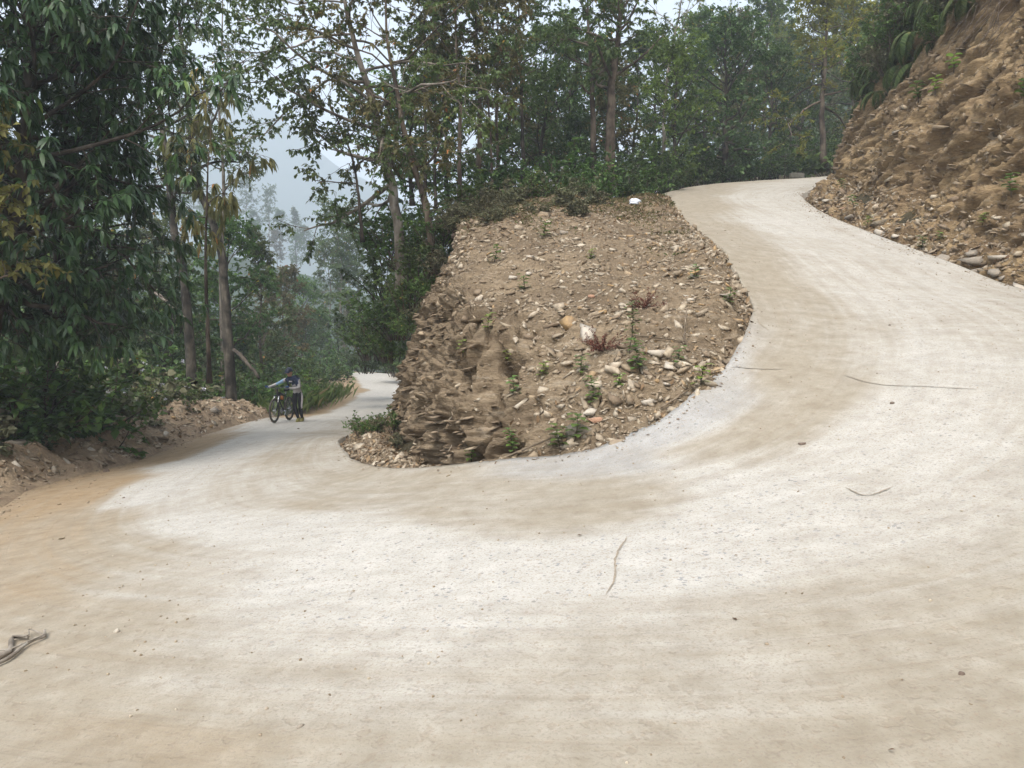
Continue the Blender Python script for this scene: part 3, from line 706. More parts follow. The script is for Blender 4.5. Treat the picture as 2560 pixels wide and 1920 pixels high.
def make_tree(rng, trunk, r0, clear=.35, n_limbs=16, limb=2.5, crown='round', angle=(50, 85), lift=.08, subs=5, sub_f=.42, twigs=4, twig=.45,
              per_twig=14, leaf=.10, lw=.3, leaf_m=None, bark=None, droop=.2, rich=False, flat=.6, down=.1, bias=(0, 0, 0), tip=.25, spread=.8, tone=0.0, sides=9, whorl=False, name='tree'):
    """trunk: polyline relative to the base; returns (trunk mesh, branch mesh, crown mesh)"""
    tr = catmull(trunk, 22)
    tr[1:-1] += rng.normal(0, r0 * .12, tr[1:-1].shape)
    H = np.linalg.norm(tr[-1] - tr[0])
    tt_ = np.linspace(0, 1, 22)
    rad = r0 * ((1 - tt_) ** .8 * (1 - tip) + tip * (1 - tt_ * .8)) ; rad[:2] *= (1.45, 1.12)
    W = Tubes(); W.add(tr, rad, sides)
    B = Tubes()
    LP, LD, LT = [], [], []
    az = rng.uniform(0, 6.28)
    for i in range(n_limbs):
        f = clear + (1 - clear) * ((i + rng.uniform(.1, .9)) / n_limbs)
        x = (f - clear) / (1 - clear)
        k = {'round': math.sqrt(max(.05, 1 - (2 * x - .85) ** 2 * .9)) , 'cone': 1.05 - .8 * x, 'vase': .55 + .55 * math.sin(x * 2.6), 'flat': .6 + .5 * x}[crown]
        ln = limb * k * rng.uniform(.7, 1.25)
        az += 2.4 + rng.normal(0, .35)
        an = R(np.interp(x, (0, 1), angle[::-1]) + rng.normal(0, 9))
        p0 = np.array([np.interp(f, tt_, tr[:, c]) for c in range(3)])
        d = np.array((math.cos(az) * math.sin(an), math.sin(az) * math.sin(an), math.cos(an))) + np.array(bias)
        Pl = path(rng, p0, d, ln, 8, .19, lift)
        rl = np.interp(f, tt_, rad) * .55
        B.add(Pl, np.linspace(rl, rl * .22 + .004, 8), 5, False)
        tones = rng.uniform(-.16, .16)
        for j in range(subs):
            g = .28 + .72 * (j + rng.uniform(0, 1)) / subs
            q0 = np.array([np.interp(g * 7, range(8), Pl[:, c]) for c in range(3)])
            ld = unit(Pl[min(7, int(g * 7) + 1)] - Pl[max(0, int(g * 7) - 1)])
            sd = unit(ld * .7 + unit(rng.normal(0, 1, 3) * (1, 1, .6)) * 1.0)
            sl = ln * sub_f * rng.uniform(.6, 1.2) * (1.15 - .5 * g) + twig * .4
            Ps = path(rng, q0, sd, sl, 5, .18, lift * .8)
            rs = max(.005, rl * .35 * (1 - g * .4))
            B.add(Ps, np.linspace(rs, .004, 5), 4, False)
            for m in range(twigs):
                h = rng.uniform(.35, 1.0) if m else 1.0
                w0 = np.array([np.interp(h * 4, range(5), Ps[:, c]) for c in range(3)])
                wd = unit(unit(Ps[-1] - Ps[0]) * .6 + rng.normal(0, 1, 3) * (.8, .8, .5) + np.array((0, 0, -down)))
                wl_ = twig * rng.uniform(.6, 1.3)
                w1 = w0 + wd * wl_
                B.add(np.stack((w0, w1)), (.006, .003), 3, False)
                n = max(3, int(per_twig * rng.uniform(.6, 1.3)))
                if whorl:
                    e = rng.uniform(.72, 1.0, n)
                    a = np.linspace(0, 6.28, n, endpoint=False) * 2.4 + rng.uniform(0, 6)
                    s1 = unit(np.cross(wd, (0.1, .2, 1))); s2 = np.cross(wd, s1)
                    dd = wd * .55 + (np.cos(a)[:, None] * s1 + np.sin(a)[:, None] * s2) * rng.uniform(.5, 1.1, (n, 1)) + np.array((0, 0, -down * 2.2))
                else:
                    e = rng.uniform(.1, 1.05, n)
                    dd = wd * .6 + rng.normal(0, spread, (n, 3)) * (1, 1, .6) + np.array((0, 0, -down))
                LP.append(w0 + (w1 - w0) * e[:, None]); LD.append(dd)
                LT.append(np.clip(.42 + tone + tones + rng.uniform(-.1, .1) + rng.normal(0, .17, n), 0, .90) + (rng.uniform(0, 1, n) < .015) * .5)
    P, D, T = np.concatenate(LP), np.concatenate(LD), np.clip(np.concatenate(LT), 0, 1)
    n = len(P); L = leaf * rng.uniform(.45, 1.35, n)
    cm = leaf_mesh(name + '_crown', P, D, L, L * lw, leaf_m, rng, T, droop, .2, rich, flat)
    return W.mesh(name + '_trunk', bark), B.mesh(name + '_branches', bark), cm

def make_shrub(rng, height, radius, stems=9, leaf=.09, lw=.33, leaf_m=None, bark=None, per=16, twigs=9, droop=.2, rich=False, flat=.65, flowers=None, tone=0, spread=.9, arch=.5, name='shrub'):
    B = Tubes(); LP, LD, LT, FP = [], [], [], []
    for i in range(stems):
        a = rng.uniform(0, 6.28); rr = radius * math.sqrt(rng.uniform(0.02, 1))
        ln = height * rng.uniform(.65, 1.1) * (1.05 - .35 * rr / radius)
        d = np.array((math.cos(a) * rr * 1.1 / height, math.sin(a) * rr * 1.1 / height, 1.0))
        base = np.array((math.cos(a), math.sin(a), 0)) * rr * .4 + np.array((0, 0, -.25))
        Ps = path(rng, base, d, ln + .25, 8, .10, -.06 * arch)
        B.add(Ps, np.linspace(.016 * height ** .5, .004, 8), 4, False)
        tones = rng.uniform(-.16, .16)
        for m in range(twigs):
            h = .22 + .78 * (m + rng.uniform(0, 1)) / twigs
            w0 = np.array([np.interp(h * 7, range(8), Ps[:, c]) for c in range(3)])
            wd = unit(rng.normal(0, 1, 3) * (1, 1, .45) + np.array((0, 0, .35)))
            w1 = w0 + wd * radius * rng.uniform(.25, .6) * (1.15 - .6 * h)
            B.add(np.stack((w0, w1)), (.005, .003), 3, False)
            n = max(3, int(per * rng.uniform(.6, 1.3)))
            e = rng.uniform(.15, 1.05, n)
            LP.append(w0 + (w1 - w0) * e[:, None]); LD.append(wd * .5 + rng.normal(0, spread, (n, 3)) * (1, 1, .5) + (0, 0, -.12))
            LT.append(np.clip(.42 + tone + tones + rng.normal(0, .17, n), 0, .9) + (rng.uniform(0, 1, n) < .015) * .5)
            if flowers and h > .75 and rng.uniform() < .28: FP.append(w1 + (0, 0, .03))
    P, D, T = np.concatenate(LP), np.concatenate(LD), np.clip(np.concatenate(LT), 0, 1)
    L = leaf * rng.uniform(.6, 1.3, len(P))
    cm = leaf_mesh(name + '_foliage', P, D, L, L * lw, leaf_m, rng, T, droop, .2, rich, flat)
    fm = None
    if flowers and FP:
        FP = np.array(FP); k = 26
        q = np.repeat(FP, k, 0); nd = unit(rng.normal(0, 1, (len(q), 3)) + (0, 0, .5))
        q = q + nd * rng.uniform(.0, .05, (len(q), 1))
        fm = leaf_mesh(name + '_flowers', q, nd, .03, .012, flowers, rng, rng.uniform(0, 1, len(q)), 0, .2, False, .2)
    return B.mesh(name + '_stems', bark), cm, fm

def plant(kind, meshes, loc, rz, scale, label, cat, group=None, parts=('trunk', 'branches', 'crown')):
    root = empty(kind, loc, rz, scale)
    tag(root, label, cat, group)
    for nm, me in zip(parts, meshes):
        if me is not None:
            o = data_obj(nm, me, root)
            if nm == 'flowers': o['kind'] = 'stuff'
    return root

# leaf colours
M['mango'] = leaf_mat('leaves_glossy_dark', (0.028, 0.057, 0.021), (0.051, 0.095, 0.033), (0.095, 0.165, 0.048), .22, .38, .5, (0.174, 0.237, 0.048), .97)
M['leafA'] = leaf_mat('leaves_grey_green', (0.066, 0.094, 0.033), (0.106, 0.147, 0.046), (0.163, 0.208, 0.063), .35, .55, .3, (0.386, 0.227, 0.048), .955)
M['leafB'] = leaf_mat('leaves_mid_green', (0.057, 0.103, 0.030), (0.097, 0.161, 0.041), (0.163, 0.246, 0.055), .38, .5, .3, (0.424, 0.321, 0.055), .965)
M['leafC'] = leaf_mat('leaves_olive_brown', (0.094, 0.099, 0.043), (0.153, 0.145, 0.058), (0.222, 0.179, 0.068), .38, .6, .25, (0.409, 0.171, 0.059), .93)
M['leafD'] = leaf_mat('leaves_deep_green', (0.039, 0.073, 0.022), (0.068, 0.116, 0.032), (0.122, 0.182, 0.046), .28, .45, .4, (0.245, 0.213, 0.042), .97)
M['leafE'] = leaf_mat('leaves_yellow_green', (0.115, 0.149, 0.032), (0.196, 0.230, 0.041), (0.299, 0.299, 0.057), .45, .55, .25, (0.380, 0.253, 0.057), .93)
M['leafF'] = leaf_mat('leaves_bright_green', (0.089, 0.139, 0.030), (0.150, 0.232, 0.040), (0.247, 0.341, 0.062), .42, .5, .3, (0.389, 0.310, 0.069), .965)
M['leafG'] = leaf_mat('leaves_dusty_grey', (0.086, 0.091, 0.050), (0.149, 0.149, 0.083), (0.235, 0.221, 0.131), .25, .7, .15, (0.346, 0.235, 0.097), .955)
M['leafY'] = leaf_mat('leaves_yellowing', (0.090, 0.100, 0.030), (0.150, 0.150, 0.045), (0.220, 0.200, 0.060), .4, .55, .25)
M['grass'] = leaf_mat('grass_blades', (.10, .17, .045), (.18, .28, .08), (.28, .36, .13), .45, .55, .25, (.42, .36, .18), .92)
M['drygrass'] = leaf_mat('dry_grass', (0.099, 0.090, 0.041), (0.180, 0.149, 0.077), (0.270, 0.221, 0.122), .3, .7, .15, (0.090, 0.117, 0.032), .82)
M['redfern'] = leaf_mat('dry_red_fern', (0.126, 0.050, 0.041), (0.180, 0.077, 0.056), (0.234, 0.117, 0.081), .3, .8, .1)
M['fern'] = leaf_mat('fern_green', (0.045, 0.070, 0.024), (0.075, 0.105, 0.034), (0.115, 0.145, 0.050), .35, .65, .15, (0.220, 0.160, 0.060), .90)
M['flower'] = leaf_mat('pale_flowers', (0.550, 0.530, 0.600), (0.660, 0.640, 0.700), (0.750, 0.740, 0.780), .3, .8, .1)
M['bark_pale'] = bark_mat('bark_pale', (.16, .13, .10), (.27, .235, .19), (.40, .37, .32))
M['bark_dark'] = bark_mat('bark_dark', (.050, .040, .032), (.085, .068, .053), (.14, .115, .09))
M['bark_moss'] = bark_mat('bark_mossy_dark', (.045, .038, .030), (.10, .085, .065), (.19, .165, .13))
M['bark_mid'] = bark_mat('bark_brown', (.085, .062, .045), (.145, .11, .08), (.215, .175, .13))
M['twig'] = bark_mat('dry_wood', (.20, .15, .10), (.34, .27, .19), (.46, .39, .29), 14)

def rel(pts):
    """polyline of (px_src, py_src, d) in the 2560-wide photograph -> base point and polyline relative to it"""
    P = np.array([at(x / 2.5, y / 2.5, d) for x, y, d in pts])
    return P[0], P - P[0]
def straight(h, dx=0, dy=0, wob=.2, rng=RNG, n=5):
    t = np.linspace(0, 1, n)[:, None]
    P = t * np.array((dx, dy, h)); P[1:, :2] += rng.normal(0, wob, (n - 1, 2)) * t[1:]
    return P
# ---------------------------------------------------------------- trees: the ones that stand out in the photograph
def hero(kind, pts, label, r0, drop=0.5, **kw):
    base, pl = rel(pts)
    rng = np.random.default_rng(int(abs(pts[0][0] * 7 + pts[0][1])) + 3)
    pl = np.vstack((pl[:1] - (0, 0, drop), pl[1:]))
    ms = make_tree(rng, pl, r0, name=kind, **kw)
    return plant(kind, ms, base, 0, 1, label, 'tree')

hero('evergreen_tree', [(-60, 1060, 12.6), (-20, 800, 12.6), (40, 500, 12.6), (70, 200, 12.7), (70, -220, 12.8)], 'large dark tree with long drooping glossy leaves at the left edge', .17, 1.2,
     clear=.34, n_limbs=74, limb=2.6, crown='round', angle=(35, 95), lift=.02, subs=8, twigs=6, twig=.36, per_twig=12, leaf=.175, lw=.17, leaf_m=M['mango'], bark=M['bark_dark'], droop=.35, rich=True, flat=.7, down=.28, whorl=True)
hero('evergreen_tree', [(120, 1040, 15.5), (130, 800, 15.5), (150, 560, 15.6), (170, 300, 15.6), (180, 60, 15.6)], 'dark drooping tree just behind and right of the large left one', .11, 1.2,
     clear=.34, n_limbs=44, limb=2.0, crown='round', angle=(35, 95), lift=.02, subs=7, twigs=6, twig=.36, per_twig=11, leaf=.17, lw=.17, leaf_m=M['mango'], bark=M['bark_dark'], droop=.35, rich=True, flat=.7, down=.28, whorl=True)
hero('yellow_tree', [(-60, 1000, 10.5), (-50, 700, 10.5), (-40, 450, 10.5), (-30, 250, 10.5)], 'tree with yellowing leaves just showing at the left edge', .07, 1.0,
     clear=.45, n_limbs=10, limb=.75, crown='round', angle=(40, 90), subs=4, twigs=3, twig=.3, per_twig=12, leaf=.11, lw=.3, leaf_m=M['leafY'], bark=M['bark_mid'], droop=.3, down=.3, tone=.2)
hero('tall_tree', [(484, 990, 25), (470, 800, 25), (452, 650, 25), (432, 540, 25), (422, 430, 25), (400, 280, 25), (390, 150, 25), (380, 0, 25), (370, -160, 25)], 'tall sparse tree with dark mossy trunk, left of the two by the lower road', .19, 1.5,
     clear=.48, n_limbs=19, limb=3.1, crown='vase', angle=(28, 70), lift=.10, subs=6, twigs=5, twig=.5, per_twig=24, leaf=.098, lw=.30, leaf_m=M['leafA'], bark=M['bark_moss'], droop=.3, down=.3)
hero('tall_tree', [(578, 980, 26), (566, 800, 26), (558, 660, 26), (525, 540, 26), (498, 470, 26), (476, 340, 26), (470, 215, 26), (452, 100, 26), (445, -120, 26)], 'tall sparse tree with dark trunk, right of the two by the lower road', .20, 1.5,
     clear=.50, n_limbs=18, limb=3.1, crown='vase', angle=(30, 66), lift=.10, subs=6, twigs=5, twig=.5, per_twig=24, leaf=.098, lw=.30, leaf_m=M['leafA'], bark=M['bark_moss'], droop=.3, down=.3)
hero('tall_tree', [(560, 930, 31), (552, 700, 31), (560, 480, 31), (548, 260, 31), (556, 60, 31), (552, -140, 31)], 'thin sparse tree rising in the sky gap behind the right dark trunk', .11, 1.5,
     clear=.42, n_limbs=18, limb=2.6, crown='round', angle=(30, 75), lift=.06, subs=6, twigs=5, twig=.5, per_twig=16, leaf=.115, lw=.30, leaf_m=M['leafA'], bark=M['bark_pale'], droop=.3, down=.3)
hero('drooping_tree', [(520, 880, 19.5), (515, 640, 19.5), (520, 430, 19.5), (530, 280, 19.5)], 'small tree with olive and reddish drooping leaf clusters against the sky', .06, .8,
     clear=.55, n_limbs=9, limb=1.05, crown='flat', angle=(45, 80), lift=-.02, subs=4, twigs=3, twig=.3, per_twig=12, leaf=.22, lw=.15, leaf_m=M['leafC'], bark=M['bark_mid'], droop=.5, rich=True, down=.55, whorl=True, tone=.12)
hero('leaning_tree', [(1006, 640, 19), (992, 530, 19), (960, 380, 19), (922, 230, 19), (882, 90, 19), (855, -60, 19), (840, -200, 19)], 'pale mottled trunk leaning left at the head of the rock face', .145, .8,
     clear=.26, n_limbs=27, limb=3.2, crown='round', angle=(40, 100), lift=-.01, subs=6, twigs=5, twig=.5, per_twig=24, leaf=.098, lw=.32, leaf_m=M['leafA'], bark=M['bark_pale'], droop=.25, down=.25, bias=(-.55, 0, -.05))
hero('leaning_tree', [(1086, 620, 18), (1066, 520, 18), (1030, 400, 18), (1003, 290, 18), (985, 190, 18), (968, 90, 18), (962, -80, 18)], 'slender brown leaning tree just right of the pale leaning trunk', .10, .6,
     clear=.35, n_limbs=15, limb=2.2, crown='round', angle=(40, 88), lift=.04, subs=5, twigs=4, twig=.45, per_twig=24, leaf=.098, lw=.32, leaf_m=M['leafC'], bark=M['bark_mid'], droop=.25, down=.25, bias=(-.2, 0, 0))
hero('leaning_sapling', [(905, 520, 18.5), (888, 430, 18.5), (868, 360, 18.5), (830, 270, 18.5), (800, 215, 18.5)], 'thin dark sapling leaning far left over the lower road', .045, .8,
     clear=.3, n_limbs=9, limb=1.5, crown='round', angle=(40, 90), lift=.0, subs=4, twigs=4, twig=.4, per_twig=14, leaf=.11, lw=.32, leaf_m=M['leafA'], bark=M['bark_dark'], droop=.25, down=.3, bias=(-.5, 0, 0))
thin = [((1060, 480), (1064, 380), (1062, 250), (1060, 100), (1064, -90), 'straight thin trunk standing next right of the two leaning trees', 23, .065, 'leafA'),
        ((1090, 480), (1086, 380), (1088, 250), (1082, 120), (1080, -60), 'second thin straight trunk right of the leaning trees', 24, .055, 'leafC'),
        ((1150, 470), (1148, 380), (1152, 250), (1140, 130), (1136, -90), 'pale thin trunk carrying a grey green crown at top centre', 22, .075, 'leafA'),
        ((1192, 460), (1200, 330), (1196, 200), (1190, 90), (1186, -120), 'dark straight trunk left of the thin reddish stem', 24, .095, 'leafC'),
        ((1232, 470), (1226, 330), (1216, 210), (1206, 150), (1212, -40), 'thin reddish bare stem bending left near the top centre', 23, .045, 'leafC'),
        ((1250, 460), (1242, 330), (1244, 220), (1246, 90), (1236, -100), 'dark thin trunk right of the reddish stem', 25, .065, 'leafA'),
        ((1310, 470), (1306, 330), (1302, 200), (1296, 60), (1300, -120), 'slim trunk half hidden in foliage above the grassy shoulder', 26, .08, 'leafB')]
for *pp, lab, d, r0, lm in thin:
    hero('slender_tree', [(x, y, d) for x, y in pp], lab, r0, .6, clear=.42, n_limbs=13, limb=1.6, crown='round', angle=(35, 80), lift=.05, subs=5, twigs=4, twig=.42, per_twig=24, leaf=.105, lw=.32,
         leaf_m=M[lm], bark=M['bark_mid' if 'reddish' in lab or 'pale' in lab else 'bark_dark'], droop=.25, down=.25, sides=7)
hero('tall_tree', [(1486, 440, 28), (1482, 280, 28), (1478, 170, 28), (1472, 60, 28), (1465, -120, 28)], 'straight mottled trunk, left of the pair above the bend of the upper road', .125, .6,
     clear=.40, n_limbs=15, limb=2.2, crown='round', angle=(35, 80), subs=5, twigs=4, twig=.5, per_twig=22, leaf=.135, lw=.30, leaf_m=M['leafA'], bark=M['bark_mid'], droop=.3, down=.3)
hero('tall_tree', [(1526, 440, 27), (1528, 280, 27), (1534, 180, 27), (1546, 80, 27), (1556, -120, 27)], 'thick brown trunk, right of the pair above the bend of the upper road', .21, .6,
     clear=.42, n_limbs=17, limb=2.5, crown='round', angle=(30, 80), subs=5, twigs=4, twig=.5, per_twig=22, leaf=.135, lw=.30, leaf_m=M['leafB'], bark=M['bark_mid'], droop=.3, down=.3)
hero('bare_tree', [(1660, 420, 36), (1662, 250, 36), (1680, 130, 36), (1700, 20, 36), (1712, -90, 36)], 'pale nearly leafless tree with rising forked branches at top right of centre', .10, .6,
     clear=.40, n_limbs=9, limb=2.6, crown='vase', angle=(20, 45), lift=.12, subs=4, twigs=3, twig=.6, per_twig=2, leaf=.13, lw=.3, leaf_m=M['leafE'], bark=M['bark_pale'], droop=.3)
hero('bushy_tree', [(1690, 430, 33), (1686, 330, 33), (1690, 220, 33), (1680, 130, 33)], 'bushy tree with bright green leaves on its left flank', .10, .5,
     clear=.15, n_limbs=24, limb=1.9, crown='round', angle=(30, 90), subs=6, twigs=4, twig=.4, per_twig=12, leaf=.14, lw=.34, leaf_m=M['leafF'], bark=M['bark_dark'], droop=.2, tone=-.1)
hero('bushy_tree', [(1815, 440, 36), (1812, 320, 36), (1815, 200, 36), (1810, 70, 36)], 'dense dark round tree beyond the upper road', .16, .5,
     clear=.12, n_limbs=34, limb=2.4, crown='round', angle=(30, 95), subs=6, twigs=5, twig=.45, per_twig=13, leaf=.15, lw=.34, leaf_m=M['leafD'], bark=M['bark_dark'], droop=.25)
hero('bushy_tree', [(1930, 430, 41), (1925, 330, 41), (1930, 240, 41), (1925, 150, 41)], 'dark tree directly right of the dense round tree', .13, .5,
     clear=.12, n_limbs=26, limb=2.2, crown='round', angle=(30, 95), subs=6, twigs=4, twig=.45, per_twig=12, leaf=.16, lw=.34, leaf_m=M['leafB'], bark=M['bark_dark'], droop=.25, tone=-.15)
hero('feathery_tree', [(2062, 402, 39.5), (2056, 280, 39.5), (2062, 170, 39.5), (2066, 60, 39.5), (2072, -60, 39.5)], 'brown trunk carrying layered yellow green fronds before the bank', .17, .5,
     clear=.30, n_limbs=17, limb=3.6, crown='cone', angle=(60, 88), lift=.0, subs=7, twigs=5, twig=.55, per_twig=20, leaf=.18, lw=.24, leaf_m=M['leafE'], bark=M['bark_mid'], droop=.15, flat=.95, down=-.02, spread=.55, tone=.3)
hero('slender_tree', [(2130, 390, 46), (2134, 250, 46), (2128, 100, 46), (2130, -80, 46)], 'dark slender tree half hidden behind the fern covered bank', .13, .5,
     clear=.2, n_limbs=20, limb=2.4, crown='round', angle=(35, 90), subs=5, twigs=4, twig=.5, per_twig=11, leaf=.18, lw=.32, leaf_m=M['leafB'], bark=M['bark_dark'], droop=.25)

for x, d, top, lm, lab in ((1120, 29, 150, 'leafB', 'leafy tree filling the gap behind the thin straight trunks'), (1360, 30, 90, 'leafA', 'grey green bushy tree left of the pair of trunks'), (1420, 34, 60, 'leafB', 'mid green bushy tree behind the left trunk of the pair'), (1590, 38, 110, 'leafD', 'dark bushy tree right of the thick brown trunk'), (1270, 33, 140, 'leafC', 'olive bushy tree behind the dark thin trunk'), (1030, 27, 260, 'leafB', 'low leafy tree behind the leaning trunks')):
    hero('bushy_tree', [(x, 470, d), (x - 8, 380, d), (x + 5, 260, d), (x, top, d)], lab, .09, .6, clear=.10, n_limbs=26, limb=1.9, crown='round', angle=(30, 92), subs=6, twigs=4, twig=.4, per_twig=15, leaf=.125, lw=.33, leaf_m=M[lm], bark=M['bark_dark'], droop=.25, down=.2)
# ---------------------------------------------------------------- forest trees: four kinds, copied
rng = np.random.default_rng(77)
kinds = []
for k, (lm, bk, cr, cl) in enumerate((('leafB', 'bark_mid', 'round', .35), ('leafA', 'bark_pale', 'vase', .55), ('leafD', 'bark_dark', 'round', .22), ('leafC', 'bark_mid', 'round', .4), ('leafA', 'bark_mid', 'cone', .3))):
    h = (12, 15, 10, 11, 13)[k]
    kinds.append(make_tree(rng, straight(h, rng.normal(0, .6), rng.normal(0, .6), .25, rng), (.16, .15, .15, .12, .14)[k], clear=cl, n_limbs=24, limb=(2.6, 2.2, 2.6, 2.3, 2.6)[k], crown=cr, angle=(35, 88), lift=.05,
                 subs=6, twigs=4, twig=.55, per_twig=16, leaf=.20, lw=.33, leaf_m=M[lm], bark=M[bk], droop=.25, down=.2, name='forest_tree'))
def forest(spots, label_fn, group):
    for i, (x, y, k, s) in enumerate(spots):
        z = float(ground_z(x, y)[0]) - .2
        plant('forest_tree', kinds[k], (x, y, z), rng.uniform(0, 6.28), s, label_fn(i, x, y, k), 'tree', group)
knd = ('green leafy', 'pale trunked', 'dark evergreen', 'olive brown', 'grey green conical')
# valley side beyond the lower road (left half of the picture)
sp = []
for px, d, k, s in ((232, 34, 0, .8), (262, 40, 4, .75), (150, 30, 2, .8), (95, 27, 0, .8), (110, 36, 3, .9), (60, 33, 1, .9), (20, 26, 2, .8), (175, 44, 1, .9), (205, 52, 0, .95), (285, 52, 3, .8), (250, 62, 2, .9), (305, 64, 0, .85),
                    (328, 78, 1, .95), (346, 74, 1, 1.1), (366, 78, 1, 1.0), (385, 84, 2, 1.0), (402, 76, 0, .95), (425, 88, 4, 1.1), (440, 80, 2, .9), (290, 90, 4, .9), (320, 100, 0, 1.0), (355, 105, 3, 1.0), (390, 110, 2, 1.1), (240, 95, 0, .9), (218, 36, 2, .55), (245, 44, 0, .5), (270, 46, 2, .55), (168, 34, 0, .6), (130, 33, 2, .6), (298, 58, 2, .6), (318, 68, 0, .65), (340, 66, 2, .6), (255, 52, 3, .6), (195, 40, 4, .55), (225, 70, 0, .8), (90, 40, 0, .7), (45, 38, 2, .7), (150, 48, 0, .7), (270, 110, 4, 1.0),
                    (210, 100, 1, 1.0), (180, 80, 3, 1.0), (130, 60, 0, 1.1), (80, 55, 2, 1.1), (30, 50, 1, 1.2), (140, 100, 4, 1.2), (60, 90, 0, 1.3), (415, 66, 0, .8), (300, 130, 2, 1.0), (340, 140, 0, 1.1), (252, 140, 4, 1.1), (225, 150, 1, 1.2), (280, 165, 0, 1.2), (218, 210, 0, 1.5), (240, 240, 1, 1.7), (258, 225, 4, 1.5), (275, 260, 0, 1.7), (295, 240, 2, 1.5), (312, 280, 1, 1.8), (330, 230, 0, 1.4), (228, 180, 3, 1.2), (248, 190, 0, 1.3), (268, 200, 2, 1.3), (290, 195, 4, 1.3)):
    sp.append(((px - 512) / 769 * d, d, k, s))
forest(sp, lambda i, x, y, k: f'{knd[k]} tree ' + ('near the lower road among the dark trunks' if y < 45 else 'beyond the far end of the lower road' if y < 95 else 'fading into the haze down the valley'), 'trees on the valley side beyond the lower road')
rz_x, rz_z = [-190, -110, -82, -60, -30, 20], [34, 27, 22, 16, 2, -20]
for i, (px, d, k, s_) in enumerate(((190, 236, 0, 1.3), (205, 244, 1, 1.2), (222, 238, 4, 1.3), (236, 246, 0, 1.2), (250, 238, 1, 1.3), (262, 246, 2, 1.2), (272, 236, 1, 1.25), (284, 244, 0, 1.2), (298, 238, 4, 1.2), (312, 244, 2, 1.2), (230, 225, 2, 1.2), (258, 222, 0, 1.2), (280, 220, 3, 1.2), (300, 222, 0, 1.2), (210, 222, 0, 1.3))):
    x = (px - 512) / 769 * d
    plant('forest_tree', kinds[k], (x, d, np.interp(x, rz_x, rz_z) - 1.5 - (6 if d < 230 else 0)), rng.uniform(0, 6.28), s_, f'{knd[k]} tree standing misty on the far ridge across the valley', 'tree', 'misty trees on the far ridge')
# spur between the two arms of the road and the hill behind the upper road
sp = []
for px, d, k, s in ((440, 32, 3, .62), (470, 36, 2, .55), (500, 33, 0, .6), (535, 34, 3, .55), (560, 37, 2, .6), (590, 36, 0, .65), (620, 40, 2, .7), (650, 43, 0, .75), (610, 33, 3, .55), (570, 31, 2, .45), (545, 44, 0, .6), (480, 48, 4, .5), (445, 46, 2, .55),
                    (690, 46, 0, .85), (725, 50, 3, .9), (760, 54, 0, 1.0), (790, 58, 2, 1.0), (740, 64, 4, 1.1), (700, 62, 0, 1.0), (780, 72, 0, 1.2), (820, 66, 3, 1.1), (845, 60, 2, 1.1), (870, 52, 0, 1.1), (660, 70, 4, 1.0), (690, 85, 0, 1.2), (730, 90, 3, 1.3), (770, 95, 0, 1.4), (810, 90, 4, 1.3), (850, 85, 0, 1.3), (840, 110, 2, 1.5), (780, 120, 0, 1.6), (720, 120, 4, 1.5), (670, 110, 0, 1.3)):
    sp.append(((px - 512) / 769 * d, d, k, s))
forest(sp, lambda i, x, y, k: f'{knd[k]} tree ' + ('in the thicket between the two arms of the road' if y < 50 and x < 6 else 'on the slope just beyond the upper road' if y < 66 else 'on the hazy hillside behind the upper road'), 'trees on the slope behind the upper road')
for (px, d, s_), lab in zip(((700, 52, .9), (745, 58, 1.0), (785, 62, 1.1), (815, 75, 1.2), (660, 60, .8)), ('yellow green tree, nearest of the pale crowns behind the upper road', 'yellow green tree in the middle of the pale crowns', 'yellow green tree right of the middle pale crown', 'yellow green tree furthest up the hazy slope', 'yellow green crown showing left of the dense round tree')):
    if px == 700: yk = make_tree(rng, straight(12, .3, .2, .25, rng), .13, clear=.35, n_limbs=20, limb=3.0, crown='flat', angle=(55, 85), lift=.02, subs=6, twigs=4, twig=.6, per_twig=16, leaf=.19, lw=.28, leaf_m=M['leafE'], bark=M['bark_mid'], droop=.2, flat=.9, down=.05, name='pale_tree')
    x = (px - 512) / 769 * d
    plant('pale_tree', yk, (x, d, float(ground_z(x, d)[0]) - .2), rng.uniform(0, 6), s_, lab, 'tree', 'pale yellow green trees behind the upper road')
# slope above the bank
sp = [(15.5, 29, 0, .55), (17.5, 25, 2, .55), (19, 31, 3, .6), (18, 21, 0, .6), (21, 26, 2, .7), (24, 33, 0, .8)]
forest(sp, lambda i, x, y, k: f'{knd[k]} tree leaning out above the fern covered bank', 'trees above the bank')

# ---------------------------------------------------------------- shrubs and undergrowth: kinds, copied
SH = {'broad': make_shrub(rng, 1.35, .95, 15, .145, .42, M['leafG'], M['bark_mid'], 11, 9, rich=True),
      'dark': make_shrub(rng, 1.5, .95, 16, .10, .36, M['leafD'], M['bark_dark'], 15, 9),
      'green': make_shrub(rng, 1.5, .95, 16, .10, .36, M['leafB'], M['bark_mid'], 15, 9),
      'dusty': make_shrub(rng, 1.3, .9, 15, .095, .36, M['leafG'], M['bark_mid'], 14, 9),
      'flower': make_shrub(rng, 1.4, .95, 17, .085, .40, M['leafA'], M['bark_mid'], 15, 9, flowers=M['flower']),
      'bright': make_shrub(rng, 1.3, .9, 15, .11, .34, M['leafF'], M['bark_mid'], 14, 9),
      'big': make_shrub(rng, 1.1, .8, 9, .26, .42, M['leafB'], M['bark_mid'], 6, 6, rich=True, tone=.2)}
adj = {'broad': 'broad leaved dusty', 'dark': 'dark green', 'green': 'mid green', 'dusty': 'dust greyed', 'flower': 'white flowered', 'bright': 'bright green', 'big': 'large leaved'}
